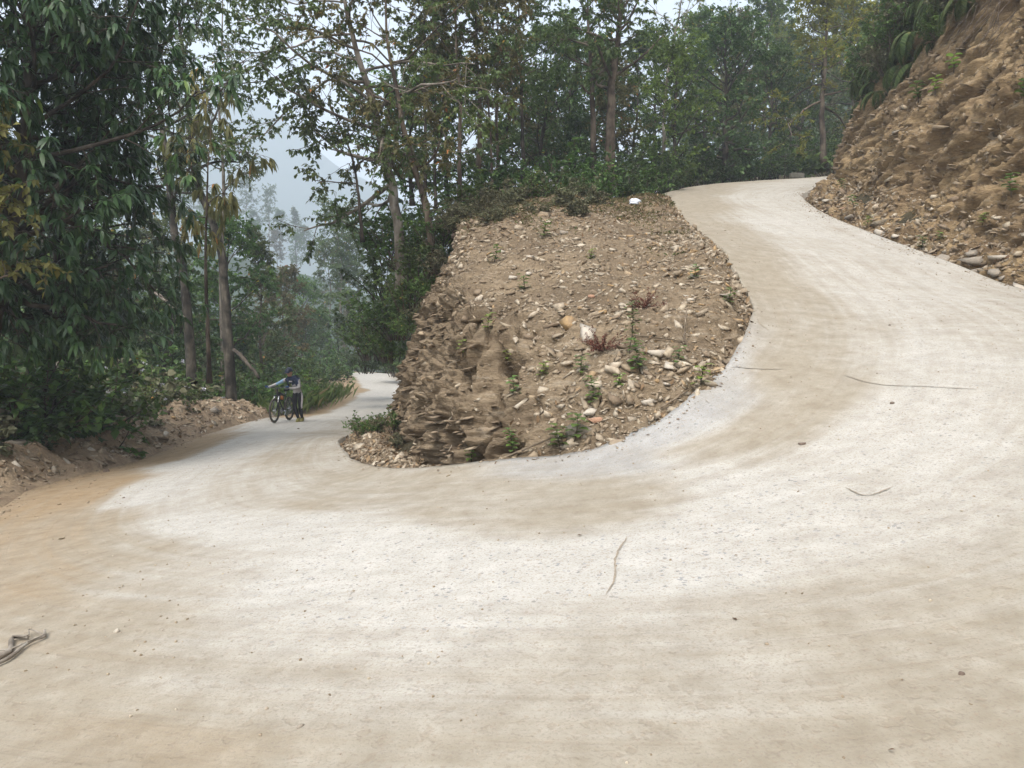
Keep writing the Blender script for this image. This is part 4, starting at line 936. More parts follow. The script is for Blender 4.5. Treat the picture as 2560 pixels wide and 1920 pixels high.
def shrubs(spots, where, group, zf=None):
    for x, y, k, s in spots:
        z = float(ground_z(x, y)[0]) if zf is None else zf(x, y)
        plant('shrub', SH[k], (x, y, z), rng.uniform(0, 6.28), s, f'{adj[k]} shrub {where}', 'shrub', group, ('stems', 'foliage', 'flowers'))
def surf_z(G):
    P = G.reshape(-1, 3)[::3]
    def f(x, y): return float(P[np.argmin((P[:, 0] - x) ** 2 + (P[:, 1] - y) ** 2)][2]) - .05
    return f
berm_z, isl_z, bank_z = surf_z(EG), surf_z(IG), surf_z(BG)
def surf_hit0(G, px, py):
    Q = project(G).reshape(-1, 2); P = G.reshape(-1, 3); dd = np.sum((Q - np.array((px, py))) ** 2, 1)
    m = np.nonzero(dd < 9)[0]
    if not len(m): m = np.array([np.argmin(dd)])
    return P[m[np.argmin(P[m, 1])]].copy()
# behind the berm
def berm_level(x, y):
    k = int(np.argmin((eb[:, 0] - x) ** 2 + (eb[:, 1] - y) ** 2)); off = math.hypot(eb[k, 0] - x, eb[k, 1] - y)
    return eb[k, 2] + .15 - .28 * max(0, off - 1.8)
sp = []
ks = ('broad', 'flower', 'dusty', 'green', 'flower', 'broad', 'green')
i = 0
for d0, off, n in ((9.5, 1.9, 1), (11, 2.0, 1), (12.2, 2.1, 1), (13.5, 2.0, 1), (14.8, 2.0, 1), (16.2, 2.0, 1), (17.6, 1.9, 1), (19, 1.9, 1), (20.5, 1.9, 1), (22, 1.8, 1), (23.5, 1.8, 1), (25, 1.7, 1), (27, 2.0, 1)):
    for row in range(4):
        k = int(np.argmin(np.abs(eb[:, 1] - d0) + (eb[:, 0] > -2) * 99))
        q = eb[k, :2] + on[k] * (off + .35 + row * 1.0 + rng.uniform(-.3, .3)) + rng.normal(0, .25, 2)
        sp.append((q[0], q[1], ks[i % 7] if row < 3 else ('dark', 'green')[i % 2], rng.uniform(.8, 1.15) + row * .42)); i += 1
shrubs(sp, 'growing behind the earth berm on the left', 'undergrowth behind the berm', lambda x, y: berm_level(x, y))
sp = []
for px, d, k, s_ in ((160, 27, 'green', 1.9), (185, 29, 'dark', 2.0), (210, 28, 'green', 1.8), (235, 30, 'green', 2.0), (140, 25, 'dark', 2.0), (118, 23, 'green', 1.9), (95, 21, 'dark', 1.9), (250, 36, 'dark', 2.2), (275, 40, 'green', 2.2), (295, 47, 'dark', 2.4), (225, 42, 'green', 2.4), (195, 38, 'dark', 2.3), (165, 36, 'green', 2.3), (130, 33, 'dark', 2.3), (70, 19, 'green', 1.9), (45, 17, 'dark', 1.9), (20, 15, 'green', 1.9), (310, 56, 'green', 2.6), (330, 62, 'dark', 2.4)):
    x = (px - 512) / 769 * d
    sp.append((x, d, k, s_))
shrubs(sp, 'in the shaded understorey down the valley side', 'understorey of the valley side')
# along the head of the rock face and the grassy shoulder to the upper road
sp = []
for px, py, d, k, s in ((436, 235, 18.2, 'green', .7), (452, 226, 18.6, 'dusty', .75), (470, 220, 19.5, 'green', .9), (490, 215, 20.5, 'dusty', .95), (508, 212, 21.5, 'dusty', 1.0), (530, 210, 22, 'green', .9), (550, 208, 22.8, 'flower', 1.0), (572, 205, 23.5, 'dusty', .9),
                        (594, 203, 24.5, 'green', 1.0), (616, 200, 25.5, 'dark', 1.0), (636, 197, 27, 'green', 1.0), (655, 192, 30, 'dark', 1.1), (676, 187, 33, 'green', 1.1), (700, 184, 35.5, 'dark', 1.2), (726, 181, 37, 'dark', 1.2), (752, 178, 38, 'green', 1.1), (780, 176, 39, 'dark', 1.1), (806, 172, 39.5, 'big', 1.3), (830, 170, 40, 'green', 1.2),
                        (480, 212, 23, 'dark', 1.3), (520, 208, 24.5, 'dark', 1.4), (560, 204, 26, 'green', 1.5), (600, 198, 28, 'dark', 1.6), (640, 192, 31, 'green', 1.5), (670, 186, 36, 'dark', 1.6), (710, 180, 39, 'dark', 1.8), (760, 176, 42, 'dark', 1.7), (800, 172, 44, 'green', 1.6), (845, 168, 44, 'dark', 1.6)):
    P = at(px, py, d); sp.append((P[0], P[1], k, s, P[2]))
for x, y, k, s, z in sp:
    plant('shrub', SH[k], (x, y, z - .1), rng.uniform(0, 6.28), s, f'{adj[k]} shrub ' + ('at the head of the rock face' if y < 21 else 'along the grassy shoulder under the trees' if y < 29 else 'beyond the far bend of the upper road'), 'shrub', 'shrubs lining the upper road', ('stems', 'foliage', 'flowers'))
# low plants spilling over the crest
sp = []
for i in range(26):
    u_ = rng.uniform(.10, .50); v_ = rng.uniform(.74, .82)
    p = IG[int(u_ * (NU - 1)), int(v_ * (NV - 1))]
    sp.append((p[0], p[1], ('dusty', 'broad', 'dusty', 'dusty')[i % 4], rng.uniform(.22, .45), p[2]))
for x, y, k, s, z in sp:
    plant('shrub', SH[k], (x, y, z - .04), rng.uniform(0, 6.28), s, f'low {adj[k]} bush spilling over the crest inside the bend', 'shrub', 'low bushes on the crest', ('stems', 'foliage', 'flowers'))
# in front of the dark trees at the left edge
for px, d, k, s in ((10, 12.3, 'dark', 1.5), (38, 12.8, 'dark', 1.6), (62, 13.4, 'green', 1.6), (85, 14.2, 'dark', 1.7), (30, 11.6, 'broad', .85), (-10, 11.5, 'broad', .9), (108, 15.5, 'dark', 1.7), (52, 12.4, 'broad', .8), (130, 16.8, 'green', 1.6)):
    P = at(px, 400, d); P[0] -= 1.5; z = berm_level(P[0], P[1])
    plant('shrub', SH[k], (P[0], P[1], z + .1), rng.uniform(0, 6.28), s, f'tall {adj[k]} shrub under the dark trees at the left edge', 'shrub', 'tall shrubs under the left trees', ('stems', 'foliage', 'flowers'))
# on the shaded flank left of the rock face, down to the lower road
sp = []
for px, py, d, k, s in ((420, 262, 18, 'dark', .8), (408, 290, 18.5, 'green', .8), (398, 320, 19, 'dark', .8), (392, 345, 20, 'green', .7), (404, 245, 20, 'green', 1.0), (388, 280, 22, 'dark', 1.1), (378, 315, 24, 'green', 1.1), (384, 345, 25, 'dark', .9), (372, 345, 30, 'green', 1.2), (366, 362, 36, 'dark', 1.0), (374, 330, 34, 'dark', 1.5), (392, 250, 26, 'dark', 1.6), (398, 366, 50, 'green', 1.6), (410, 360, 52, 'dark', 1.8), (384, 369, 66, 'green', 1.6), (360, 368, 70, 'dark', 1.6), (340, 370, 68, 'green', 1.6)):
    P = at(px, py, d); sp.append((P[0], P[1], k, s, P[2]))
for x, y, k, s, z in sp:
    plant('shrub', SH[k], (x, y, z - .3), rng.uniform(0, 6.28), s, f'{adj[k]} shrub ' + ('on the shaded flank left of the rock face' if y < 40 else 'at the far end of the lower road'), 'shrub', 'shrubs on the flank above the lower road', ('stems', 'foliage', 'flowers'))
# small plants on the debris at the left foot of the rock face
for sx, sy, k, s_, lab in ((905, 1080, 'green', .30, 'low green plants on the debris, left of the rock foot'), (945, 1070, 'dusty', .28, 'dusty low plants in the middle of the debris'), (985, 1075, 'green', .32, 'low plants where the debris meets the rock face'), (1000, 1110, 'dusty', .22, 'small dusty plant at the rock foot'), (880, 1062, 'dusty', .22, 'small plant at the far left tip of the debris')):
    P = surf_hit0(IG, sx / 2.5, sy / 2.5)
    plant('shrub', SH[k], P, rng.uniform(0, 6), s_, lab, 'shrub', None, ('stems', 'foliage', 'flowers'))
for sx, sy, k, s_, lab in ((1075, 700, 'green', .45, 'green bush clinging to the left edge of the rock face, upper'), (1050, 760, 'dusty', .42, 'dusty bush clinging to the left edge of the rock face, middle'), (1020, 800, 'green', .40, 'bush hanging on the left edge of the rock face, lower'), (1100, 640, 'dusty', .5, 'bush under the boulder at the head of the rock face')):
    P = at(sx / 2.5, sy / 2.5, 17.2)
    plant('shrub', SH[k], P - (0, 0, .35), rng.uniform(0, 6), s_, lab, 'shrub', None, ('stems', 'foliage', 'flowers'))
# beside the cyclist
for px, py, d, k, s in ((286, 398, 30, 'bright', 1.35), (272, 404, 27.5, 'green', 1.2), (297, 396, 33, 'green', 1.3), (262, 400, 29, 'dark', 1.4), (310, 386, 42, 'green', 1.6), (322, 380, 50, 'dark', 1.8)):
    P = at(px, py, d)
    plant('shrub', SH[k], (P[0], P[1], P[2] - .3), rng.uniform(0, 6.28), s, f'{adj[k]} shrub on the verge ' + ('right behind the cyclist' if d < 35 else 'before the far end of the lower road'), 'shrub', 'shrubs on the verge behind the cyclist', ('stems', 'foliage', 'flowers'))
# on top of the bank
sp = []
kk = 0
for i in range(8, NB - 16, 14):
    for j in (.68, .74, .80, .86, .92, .97):
        p = BG[i, int(NH * j)]
        q = project(p)
        if j < .8 and (p[1] < 20 or rng.uniform() < .35): continue
        if 13 < p[1] < 36 and 815 < q[0] < 1045 and q[1] > -45 and rng.uniform() < .8:
            kk += 1
            plant('shrub', SH[('green', 'dusty', 'dark', 'green', 'dusty')[kk % 5]], (p[0] - .1, p[1] - .1, p[2] - .15), rng.uniform(0, 6.28), rng.uniform(.55, 1.0), f"{adj[('green', 'dusty', 'dark', 'green', 'dusty')[kk % 5]]} shrub growing on top of the cut bank above the ferns", 'shrub', 'shrubs on top of the bank', ('stems', 'foliage', 'flowers'))
# ---------------------------------------------------------------- stones
rng = np.random.default_rng(5)
def stone_variant(rng, npts, sx, sy, sz):
    bm = bmesh.new()
    for _ in range(npts):
        v = rng.uniform(-1, 1, 3); v = v / max(np.abs(v).max(), 1e-3) * rng.uniform(.75, 1.0)
        bm.verts.new((v[0] * sx, v[1] * sy, v[2] * sz))
    bmesh.ops.convex_hull(bm, input=bm.verts)
    for v in [v for v in bm.verts if not v.link_faces]: bm.verts.remove(v)
    bmesh.ops.triangulate(bm, faces=bm.faces)
    bm.verts.index_update()
    V = np.array([v.co[:] for v in bm.verts]); Fv = np.array([[v.index for v in f.verts] for f in bm.faces])
    bm.free()
    return V, Fv
chip_v = [stone_variant(rng, 8, 1, rng.uniform(.5, .85), rng.uniform(.14, .32)) for _ in range(14)]
ledge_v = [stone_variant(rng, 10, 1, rng.uniform(.5, .9), rng.uniform(.10, .2)) for _ in range(14)]
slab_v = [stone_variant(rng, 11, 1, rng.uniform(.55, .85), rng.uniform(.2, .42)) for _ in range(14)]
rock_v = [stone_variant(rng, 18, 1, rng.uniform(.7, .95), rng.uniform(.5, .8)) for _ in range(8)]
def frames(N, rng, tilt):
    n = len(N); N = unit(N + rng.normal(0, tilt, (n, 3)))
    a = unit(np.cross(N, rng.normal(0, 1, (n, 3)))); b = np.cross(N, a)
    return a, b, N
def scatter(name, P, N, size, variants, mat, rng, tilt=.25, sink=.25, tint=None):
    a, b, c = frames(N, rng, tilt)
    vid = rng.integers(0, len(variants), len(P)); VV, FF, TT, off = [], [], [], 0
    if tint is None: tint = rng.uniform(0, 1, len(P))
    for k, (V, Fv) in enumerate(variants):
        m = np.nonzero(vid == k)[0]
        if not len(m): continue
        S = size[m][:, None, None]
        W = P[m][:, None] + S * (V[None, :, :1] * a[m][:, None] + V[None, :, 1:2] * b[m][:, None] + (V[None, :, 2:] + np.abs(V[:, 2]).max() * (1 - 2 * sink)) * c[m][:, None])
        VV.append(W.reshape(-1, 3))
        FF.append((Fv[None] + (np.arange(len(m)) * len(V))[:, None, None] + off).reshape(-1, 3)); off += len(m) * len(V)
        TT.append(np.repeat(tint[m], len(Fv)))
    return mesh_obj(name, np.concatenate(VV), np.concatenate(FF), mat, attrs={'tint': np.concatenate(TT)})
def pick(G, wmask, n, rng):
    """n random points on a grid surface, weighted by area times mask"""
    a, b, c, d = G[:-1, :-1], G[1:, :-1], G[1:, 1:], G[:-1, 1:]
    nn = np.cross(c - a, d - b); ar = np.linalg.norm(nn, axis=-1) * .5
    nrm = nn / (2 * ar[..., None] + 1e-9)
    w = (ar * wmask[:-1, :-1]).ravel(); w = w / w.sum()
    i = rng.choice(len(w), n, p=w)
    f, g = rng.uniform(0, 1, (n, 1)), rng.uniform(0, 1, (n, 1))
    sh = lambda q: q.reshape(-1, 3)[i]
    P = sh(a) * (1 - f) * (1 - g) + sh(b) * f * (1 - g) + sh(c) * f * g + sh(d) * (1 - f) * g
    N = sh(nrm); N = np.where((N[:, 2] < 0)[:, None], -N, N)
    return P, N, i
def surf_hit(G, px, py):
    Q = project(G).reshape(-1, 2); P = G.reshape(-1, 3)
    dd = np.sum((Q - np.array((px, py))) ** 2, 1)
    m = np.nonzero(dd < 9)[0]
    if not len(m): m = np.array([np.argmin(dd)])
    return P[m[np.argmin(P[m, 1])]].copy()

# weights over the island: scree, verge top, foot
vI = np.broadcast_to(vvv, (NU, NV)); uI = np.broadcast_to(uu, (NU, NV))
patchy = smoothstep(-.25, .35, fbm(IG * 1.1, 3, 300))
m_scree = np.clip(1 - .95 * cliffy, 0, 1) * smoothstep(.80, .66, vI) * (.22 + .78 * patchy) + .25 * smoothstep(.2, .05, vI)
m_scree = m_scree * smoothstep(.86, .74, vI)
m_top = smoothstep(.64, .74, vI)
P, N, _ = pick(IG, m_scree, 23000, rng)
stuff(scatter('rubble', P, unit(N + (0, 0, .6)), rng.gamma(1.3, .014, len(P)) + .008, chip_v, M['rubble'], rng, .28, .2, np.clip(rng.uniform(.05, .75, len(P)) + .30 * smoothstep(-1, 3, P[:, 0]), 0, 1)), 'small slate chips strewn over the slope inside the bend')
P, N, _ = pick(IG, m_scree, 1500, rng)
stuff(scatter('rubble', P, unit(N + (0, 0, .6)), rng.gamma(3, .014, len(P)) + .025, slab_v, M['rubble'], rng, .25, .25), 'larger slate fragments strewn over the slope inside the bend')
# slate edges sticking out of the rock face
P, N, _ = pick(IG, cliffy ** 1.5 * smoothstep(.05, .15, vI), 4200, rng)
bed = np.tile(np.array((-.22, .10, 1.0)), (len(P), 1))
stuff(scatter('slate_ledges', P - N * .045, bed, rng.gamma(2.0, .020, len(P)) + .022, ledge_v, M['rubble'], rng, .12, .5, rng.uniform(0, .42, len(P))), 'thin slate layers jutting from the rock face')
# berm rubble
bm_m = np.broadcast_to(smoothstep(.03, .10, np.linspace(0, 1, NBv)) * smoothstep(.75, .5, np.linspace(0, 1, NBv)), (NBm, NBv)) * np.ones((NBm, NBv))
P, N, _ = pick(EG, bm_m, 7500, rng)
stuff(scatter('rubble', P, unit(N + (0, 0, .5)), rng.gamma(2.2, .018, len(P)) + .015, chip_v, M['rubble'], rng, .35, .2, rng.uniform(0, .8, len(P))), 'broken slate mixed into the earth berm on the left')
# rubble along the foot of the bank, and layers in its face
hB = np.broadcast_to(hv[None], (NB, NH)) * np.ones((NB, NH))
vis = (BG[..., 1] > 8) & (BG[..., 1] < 34)
P, N, _ = pick(BG, vis * smoothstep(.42, .2, hB), 5200, rng)
stuff(scatter('rubble', P, unit(N + (0, 0, .6)), rng.gamma(2.2, .022, len(P)) + .02, chip_v, M['rubble'], rng, .3, .2, rng.uniform(0, .85, len(P))), 'slate rubble along the foot of the cut bank')
P, N, _ = pick(BG, vis * smoothstep(.25, .4, hB) * smoothstep(.85, .7, hB), 4200, rng)
bed = np.tile(np.array((.1, -.30, 1.0)), (len(P), 1))
stuff(scatter('slate_ledges', P - N * .05, bed, rng.gamma(2.0, .026, len(P)) + .025, ledge_v, M['rubble'], rng, .16, .5, rng.uniform(0, .36, len(P))), 'thin slate layers jutting from the cut bank')
P, N, _ = pick(BG, vis * smoothstep(.2, .35, hB) * smoothstep(.85, .7, hB) * smoothstep(-.3, .3, fbm(BG * 1.2, 3, 310)), 8000, rng)
stuff(scatter('rubble', P, N, rng.gamma(1.8, .016, len(P)) + .012, chip_v, M['rubble'], rng, .5, .35, rng.uniform(0, .55, len(P))), 'crumbling slate fragments clinging to the cut bank')
# loose grit on the road
P, N, _ = pick(RG, (RG[..., 1] > 1.5) * (RG[..., 1] < 22) * (.35 + .65 * smoothstep(0.0, .5, fbm(RG * (.5, .5, 0), 3, 320))), 3600, rng)
stuff(scatter('grit', P, N, np.minimum(rng.gamma(1.3, .0022, len(P)) + .0026, .0095), rock_v[:4], M['rubble'], rng, .3, .2, rng.uniform(.15, .9, len(P))), 'loose grit and pebbles scattered on the dusty road')

# earth and chips spilled over the road edges
tvb = np.broadcast_to(tv, RG.shape[:2]) * np.minimum(wid, 9.5)[:, None]; tvo = (1 - np.broadcast_to(tv, RG.shape[:2])) * np.minimum(wid, 9.5)[:, None]
spill = (.35 * np.exp(-(tvb / .14) ** 2) + .04 * np.exp(-(tvb / .5) ** 2) + np.exp(-(tvo / .25) ** 2) + .12 * np.exp(-(tvo / .8) ** 2)) * (RG[..., 1] > 4) * (RG[..., 1] < 34) * (.15 + smoothstep(-.2, .4, fbm(RG * (.9, .9, 0), 3, 340)))
P, N, _ = pick(RG, spill, 3600, rng)
stuff(scatter('grit', P, N, rng.gamma(1.6, .006, len(P)) + .005, chip_v, M['rubble'], rng, .3, .3, rng.uniform(0, .7, len(P))), 'crumbled earth and chips spilled over the road edges')
# single stones
stone_me = []
for i, (V, Fv) in enumerate(slab_v + rock_v):
    me = mesh_obj('stone_shape', V, Fv, M['stone'], link=False); stone_me.append(me)
def stone(name, p, n, size, label, group=None, v=None, rot=None, squash=1.0, cat='stone', mat=None, tilt=.2):
    v = int(rng.integers(0, 14)) if v is None else v
    o = data_obj(name, stone_me[v])
    if mat:
        me = stone_me[v].copy(); me.materials.clear(); me.materials.append(mat); o.data = me
    n = unit(np.array(n) + rng.normal(0, tilt, 3))
    q = Vector(n).to_track_quat('Z', 'Y') @ Quaternion((0, 0, 1), rng.uniform(0, 6.28) if rot is None else rot)
    o.rotation_mode = 'QUATERNION'; o.rotation_quaternion = q
    o.scale = (size, size, size * squash); o.location = p + n * size * .10
    return tag(o, label, cat, group)
M['stone_pale'] = plain('pale_slab', (.45, .395, .32), .85, 0, .15, 7, .3)
M['stone_red'] = plain('rusty_slab', (.36, .21, .135), .85, 0, .2, 7, .3)
M['stone_dark'] = plain('dark_rock', (.15, .11, .085), .85, 0, .3, 7, .4)
M['stone_grey'] = plain('grey_slab', (.28, .24, .19), .85, 0, .2, 7, .3)
for sx, sy, size, lab, mt, tlt, sq in (
    (1465, 828, .20, 'largest pale flat slab on the scree above the red dry plant', 'stone_pale', (-.2, -.5, .7), .8), (1643, 882, .14, 'pale flat slab beside the leafy seedling on the scree', 'stone_pale', (0, -.2, 1), .8),
    (1668, 912, .13, 'second pale slab just below the flat slab by the seedling', 'stone_pale', (0, -.2, 1), .7), (1618, 1000, .09, 'angular pale stone low on the scree near the road edge', 'stone_pale', (0, -.3, .9), 1.2),
    (1447, 1072, .15, 'squared brown slab propped upright at the foot of the scree', 'stone_grey', (.15, -1, .25), .6), (1492, 1044, .10, 'rusty red flat stone beside the upright slab', 'stone_red', (0, -.6, .7), .6),
    (1470, 1026, .11, 'pale stone lying just above the upright slab', 'stone_pale', (0, -.3, 1), .8), (1283, 690, .085, 'whitish stone near the top left of the scree', 'stone_pale', (0, -.3, 1), 1), (1326, 680, .08, 'tilted whitish stone, middle of three near the scree top', 'stone_pale', (.3, -.3, 1), .8),
    (1350, 690, .06, 'small whitish stone, right of three near the scree top', 'stone_pale', (0, -.3, 1), .9), (1258, 626, .08, 'rounded cream stone at the top edge of the rock face', 'stone_pale', (0, -.3, 1), 1.2), (1410, 576, .12, 'grey tilted slab near the grassy crest', 'stone_grey', (.2, -.3, 1), .8),
    (1630, 1000, .06, 'small grey stone beside the angular pale stone', 'stone_grey', (0, 0, 1), 1), (1665, 955, .06, 'pale chip below the second pale slab', 'stone_pale', (0, 0, 1), .8), (1725, 745, .07, 'pale stone right of the upright stick on the scree', 'stone_pale', (0, -.2, 1), .8),
    (1710, 735, .06, 'small pale stone left of its twin near the stick', 'stone_pale', (0, -.2, 1), .8), (1480, 735, .06, 'ochre stone in the middle of the scree', 'stone_red', (0, -.2, 1), .9), (1330, 640, .08, 'pale stone among leaves near the scree crest', 'stone_pale', (0, -.2, 1), .8),
    (1755, 665, .11, 'pale flat slab at the right rim of the scree', 'stone_pale', (0, -.2, 1), .6), (1810, 735, .11, 'long brown slab at the scree rim above the kerb end', 'stone_grey', (0, -.2, 1), .6)):
    p = surf_hit(IG, sx / 2.5, sy / 2.5); stone('slab', p, tlt, size, lab, None, None, None, sq, mat=M[mt], tilt=.05)
p = at(1145 / 2.5, 574 / 2.5, 17.3)
stone('boulder', p + np.array((.1, .25, -.05)), (0, -.2, 1), .40, 'dark brown boulder jutting out at the head of the rock face', None, 17, 0.3, .8, 'boulder', M['stone_dark'], .02)
for sx, sy, size, lab, mt, sq in ((2350, 648, .30, 'broad pale slab, left one of the heap at the foot of the bank', 'stone_grey', .7), (2432, 660, .26, 'thick slab in the middle of the heap at the bank foot', 'stone_grey', .9), (2492, 645, .17, 'rounded pale block, right one of the heap at the bank foot', 'stone_pale', 1.3),
    (2440, 630, .15, 'slab tilted up on top of the heap at the bank foot', 'stone_grey', .8), (2418, 682, .20, 'grey wedge stone at the front of the heap', 'stone_grey', 1.0), (2482, 686, .17, 'flat grey stone at the right front of the heap', 'stone_grey', .8), (2549, 720, .20, 'pale stone at the right edge below the heap', 'stone_pale', .9), (2500, 700, .10, 'small grey stone right of the heap', 'stone_grey', .8),
    (2196, 580, .21, 'pale rounded rock beside the green leaf at the bank foot', 'stone_pale', 1.1), (2122, 548, .17, 'flat brown slab by the road edge under the bank', 'stone_grey', .8), (2120, 570, .10, 'greenish flat stone on the road edge under the bank', 'stone_grey', .8), (2060, 502, .13, 'yellowish stone near the tip of the rubble under the bank', 'stone_pale', 1.0), (2098, 520, .14, 'ochre wedge stone near the tip of the rubble', 'stone_red', .8),
    (2236, 585, .14, 'pale slab next right of the rounded rock', 'stone_pale', .7), (2250, 570, .10, 'small pale slab above the rounded rock', 'stone_pale', .7), (2258, 610, .14, 'flat pale slab at the road edge below the bank', 'stone_pale', .6), (2240, 330, .16, 'grey block lodged in the middle of the bank', 'stone_grey', 1)):
    p = surf_hit(BG, sx / 2.5, sy / 2.5); stone('slab', p, (-.25, -.15, 1), size, lab, None, None, None, sq, mat=M[mt], tilt=.1)
for sx, sy, size, lab, mt in ((265, 1178, 0.061, 'dark brown rock lying alone on the orange earth', 'stone_dark'), (310, 1243, 0.020, 'small dark stone on the grey concrete at the left', 'stone_dark'), (300, 1570, 0.022, 'white pebble on the dusty road at the lower left', 'stone_pale'), 
    (725, 1820, 0.016, 'pale stone at the bottom edge left of centre', 'stone_grey'), (2226, 815, 0.022, 'small dark stone alone on the upper right of the road', 'stone_dark'), (2227, 1010, 0.025, 'dark angular stone below the long crack', 'stone_dark'), (2008, 1108, 0.029, 'brown clod on the tan dust at the right', 'stone_dark'),
    (745, 1072, 0.036, 'dark stone on the lower road just before the cyclist', 'stone_dark'), (2402, 1664, 0.016, 'dark pebble near the right bottom corner', 'stone_dark')):
    p = road_hit(sx / 2.5, sy / 2.5); stone('loose_stone', p, (0, 0, 1), size, lab, None, 14 + int(rng.integers(0, 8)), mat=M[mt])
for sx, sy, size, lab, mt in ((535, 1025, .24, 'pointed grey slab standing up on the berm', 'stone_grey'), (40, 1120, .20, 'long brown stone on the berm near the left edge', 'stone_grey'), (265, 1055, .14, 'pale slab on the crest of the berm', 'stone_pale'), (300, 1000, .15, 'brown rock half buried in the berm crest', 'stone_grey'), (420, 1087, .11, 'pale stone on the flank of the berm', 'stone_pale'),
    (360, 1040, .15, 'flat brown slab set in the berm', 'stone_grey'), (170, 1155, .12, 'ochre slab at the foot of the berm', 'stone_grey'), (230, 1122, .08, 'pale chip at the berm foot', 'stone_pale'), (280, 1125, .07, 'small wedge stone at the berm foot', 'stone_grey'), (40, 1160, .10, 'pale flat stone low at the left edge', 'stone_pale'), (420, 1030, .12, 'dark stone on the far part of the berm', 'stone_dark')):
    p = surf_hit(EG, sx / 2.5, sy / 2.5); stone('slab', p, (.5, -.3, .8), size, lab, None, None, None, .8, mat=M[mt], tilt=.15)
# the many mid-sized stones, each its own object
P, N, _ = pick(IG, m_scree * smoothstep(-2, 0, -IG[..., 1] + 16), 150, rng)
for p, n in zip(P, N):
    side = 'near the road edge' if p[2] < 1.0 else 'in the middle of the scree' if p[2] < 2.2 else 'high on the scree'
    stone('stone', p, unit(n + (0, 0, .6)), rng.uniform(.045, .085), f'flat slate stone lying {side} inside the bend', 'flat stones on the scree', tilt=.2)
P, N, _ = pick(BG, vis * (BG[..., 1] > 12) * smoothstep(.36, .2, hB), 60, rng)
for p, n in zip(P, N): stone('stone', p, unit(n + (0, 0, .6)), rng.uniform(.06, .13), 'slate stone in the rubble along the foot of the bank', 'stones at the foot of the bank', tilt=.25)
P, N, _ = pick(EG, bm_m * (EG[..., 1] > 9.5) * (EG[..., 1] < 24) * smoothstep(.6, .4, np.linspace(0, 1, NBv))[None], 90, rng)
for p, n in zip(P, N): stone('stone', p, unit(n + (0, 0, .3)), rng.uniform(.06, .12), 'slate stone stuck in the earth berm', 'stones in the berm', tilt=.4)

# ---------------------------------------------------------------- leaf litter, grass, small plants
def litter(name, P, N, size, mat, label, up=.03, flat=.9, tint=None):
    D = np.cross(N, rng.normal(0, 1, P.shape)) + N * rng.normal(.12, .2, (len(P), 1))
    L = size * rng.uniform(.6, 1.4, len(P))
    me = leaf_mesh(name, P + N * up * rng.uniform(.2, 1, (len(P), 1)), D, L, L * rng.uniform(.2, .36, len(P)), mat, rng, rng.uniform(0, 1, len(P)) if tint is None else tint, -.08, .5, False, flat)
    return stuff(data_obj(name, me), label)
m_edge = smoothstep(.9, .98, uI) + smoothstep(.70, .78, vI) * smoothstep(.95, .85, vI) * 1.2 + smoothstep(.22, .08, vI) * .8 + .35 * smoothstep(.55, .75, uI) * smoothstep(.3, .15, vI) + .06
P, N, _ = pick(IG, m_edge, 9000, rng)
litter('leaf_litter', P, N, .075, M['litter'], 'dead brown leaves littering the shoulder inside the bend')
P, N, _ = pick(BG, vis * smoothstep(.30, .1, hB), 1800, rng)
litter('leaf_litter', P, N, .08, M['litter'], 'dead leaves in the rubble under the bank')
P, N, _ = pick(EG, bm_m, 2400, rng)
litter('leaf_litter', P, N, .08, M['litter'], 'dead leaves and twigs on the earth berm')
P, N, _ = pick(RG, (RG[..., 1] > 2) * (RG[..., 1] < 20) * (smoothstep(.05, 0, np.broadcast_to(tv, RG.shape[:2])) + .006), 170, rng)
litter('leaf_litter', P, N, .034, M['litter'], 'a few dry leaves blown onto the road', .01)
# grass on the shoulder under the trees
def blades(P, h, mat, label, name='grass', lean=.5, w=.05, tint=None):
    D = np.stack((rng.normal(0, lean, len(P)), rng.normal(0, lean, len(P)), np.ones(len(P))), 1)
    L = h * rng.uniform(.5, 1.3, len(P))
    me = leaf_mesh(name, P, D, L, L * w, mat, rng, rng.uniform(0, 1, len(P)) if tint is None else tint, .35, .1, False, .1)
    return me
m_gr = smoothstep(.70, .78, vI) * smoothstep(-.35, .25, fbm(IG * 1.1, 3, 330)) + .9 * smoothstep(.60, .70, vI) * smoothstep(.55, .8, uI) * smoothstep(0, .4, fbm(IG * 1.3, 3, 335))
P, N, _ = pick(IG, m_gr, 22000, rng)
stuff(data_obj('grass', blades(P, .13, M['drygrass'], '', lean=.7, w=.07)), 'short half dry grass on the shoulder under the trees')
# bright tall grass by the cyclist
Pg = []
for k in range(4200):
    a = rng.uniform(0, 1); b = rng.normal(0, .45)
    q = at(np.interp(a, (0, .35, 1), (298, 312, 338)), np.interp(a, (0, .35, 1), (411, 405, 396)), np.interp(a, (0, .35, 1), (27.3, 31, 40)))
    q[0] += b - .55; q[1] += rng.normal(0, .8); q[2] -= .05
    Pg.append(q)
Pg = np.array(Pg)
gc = empty('grass_clump', Pg.mean(0)); tag(gc, 'tall bright green grass on the verge right of the cyclist', 'grass')
me = blades(Pg - Pg.mean(0), 1.05, M['grass'], '', lean=.30, w=.018)
o = data_obj('blades', me, gc); o['kind'] = 'stuff'

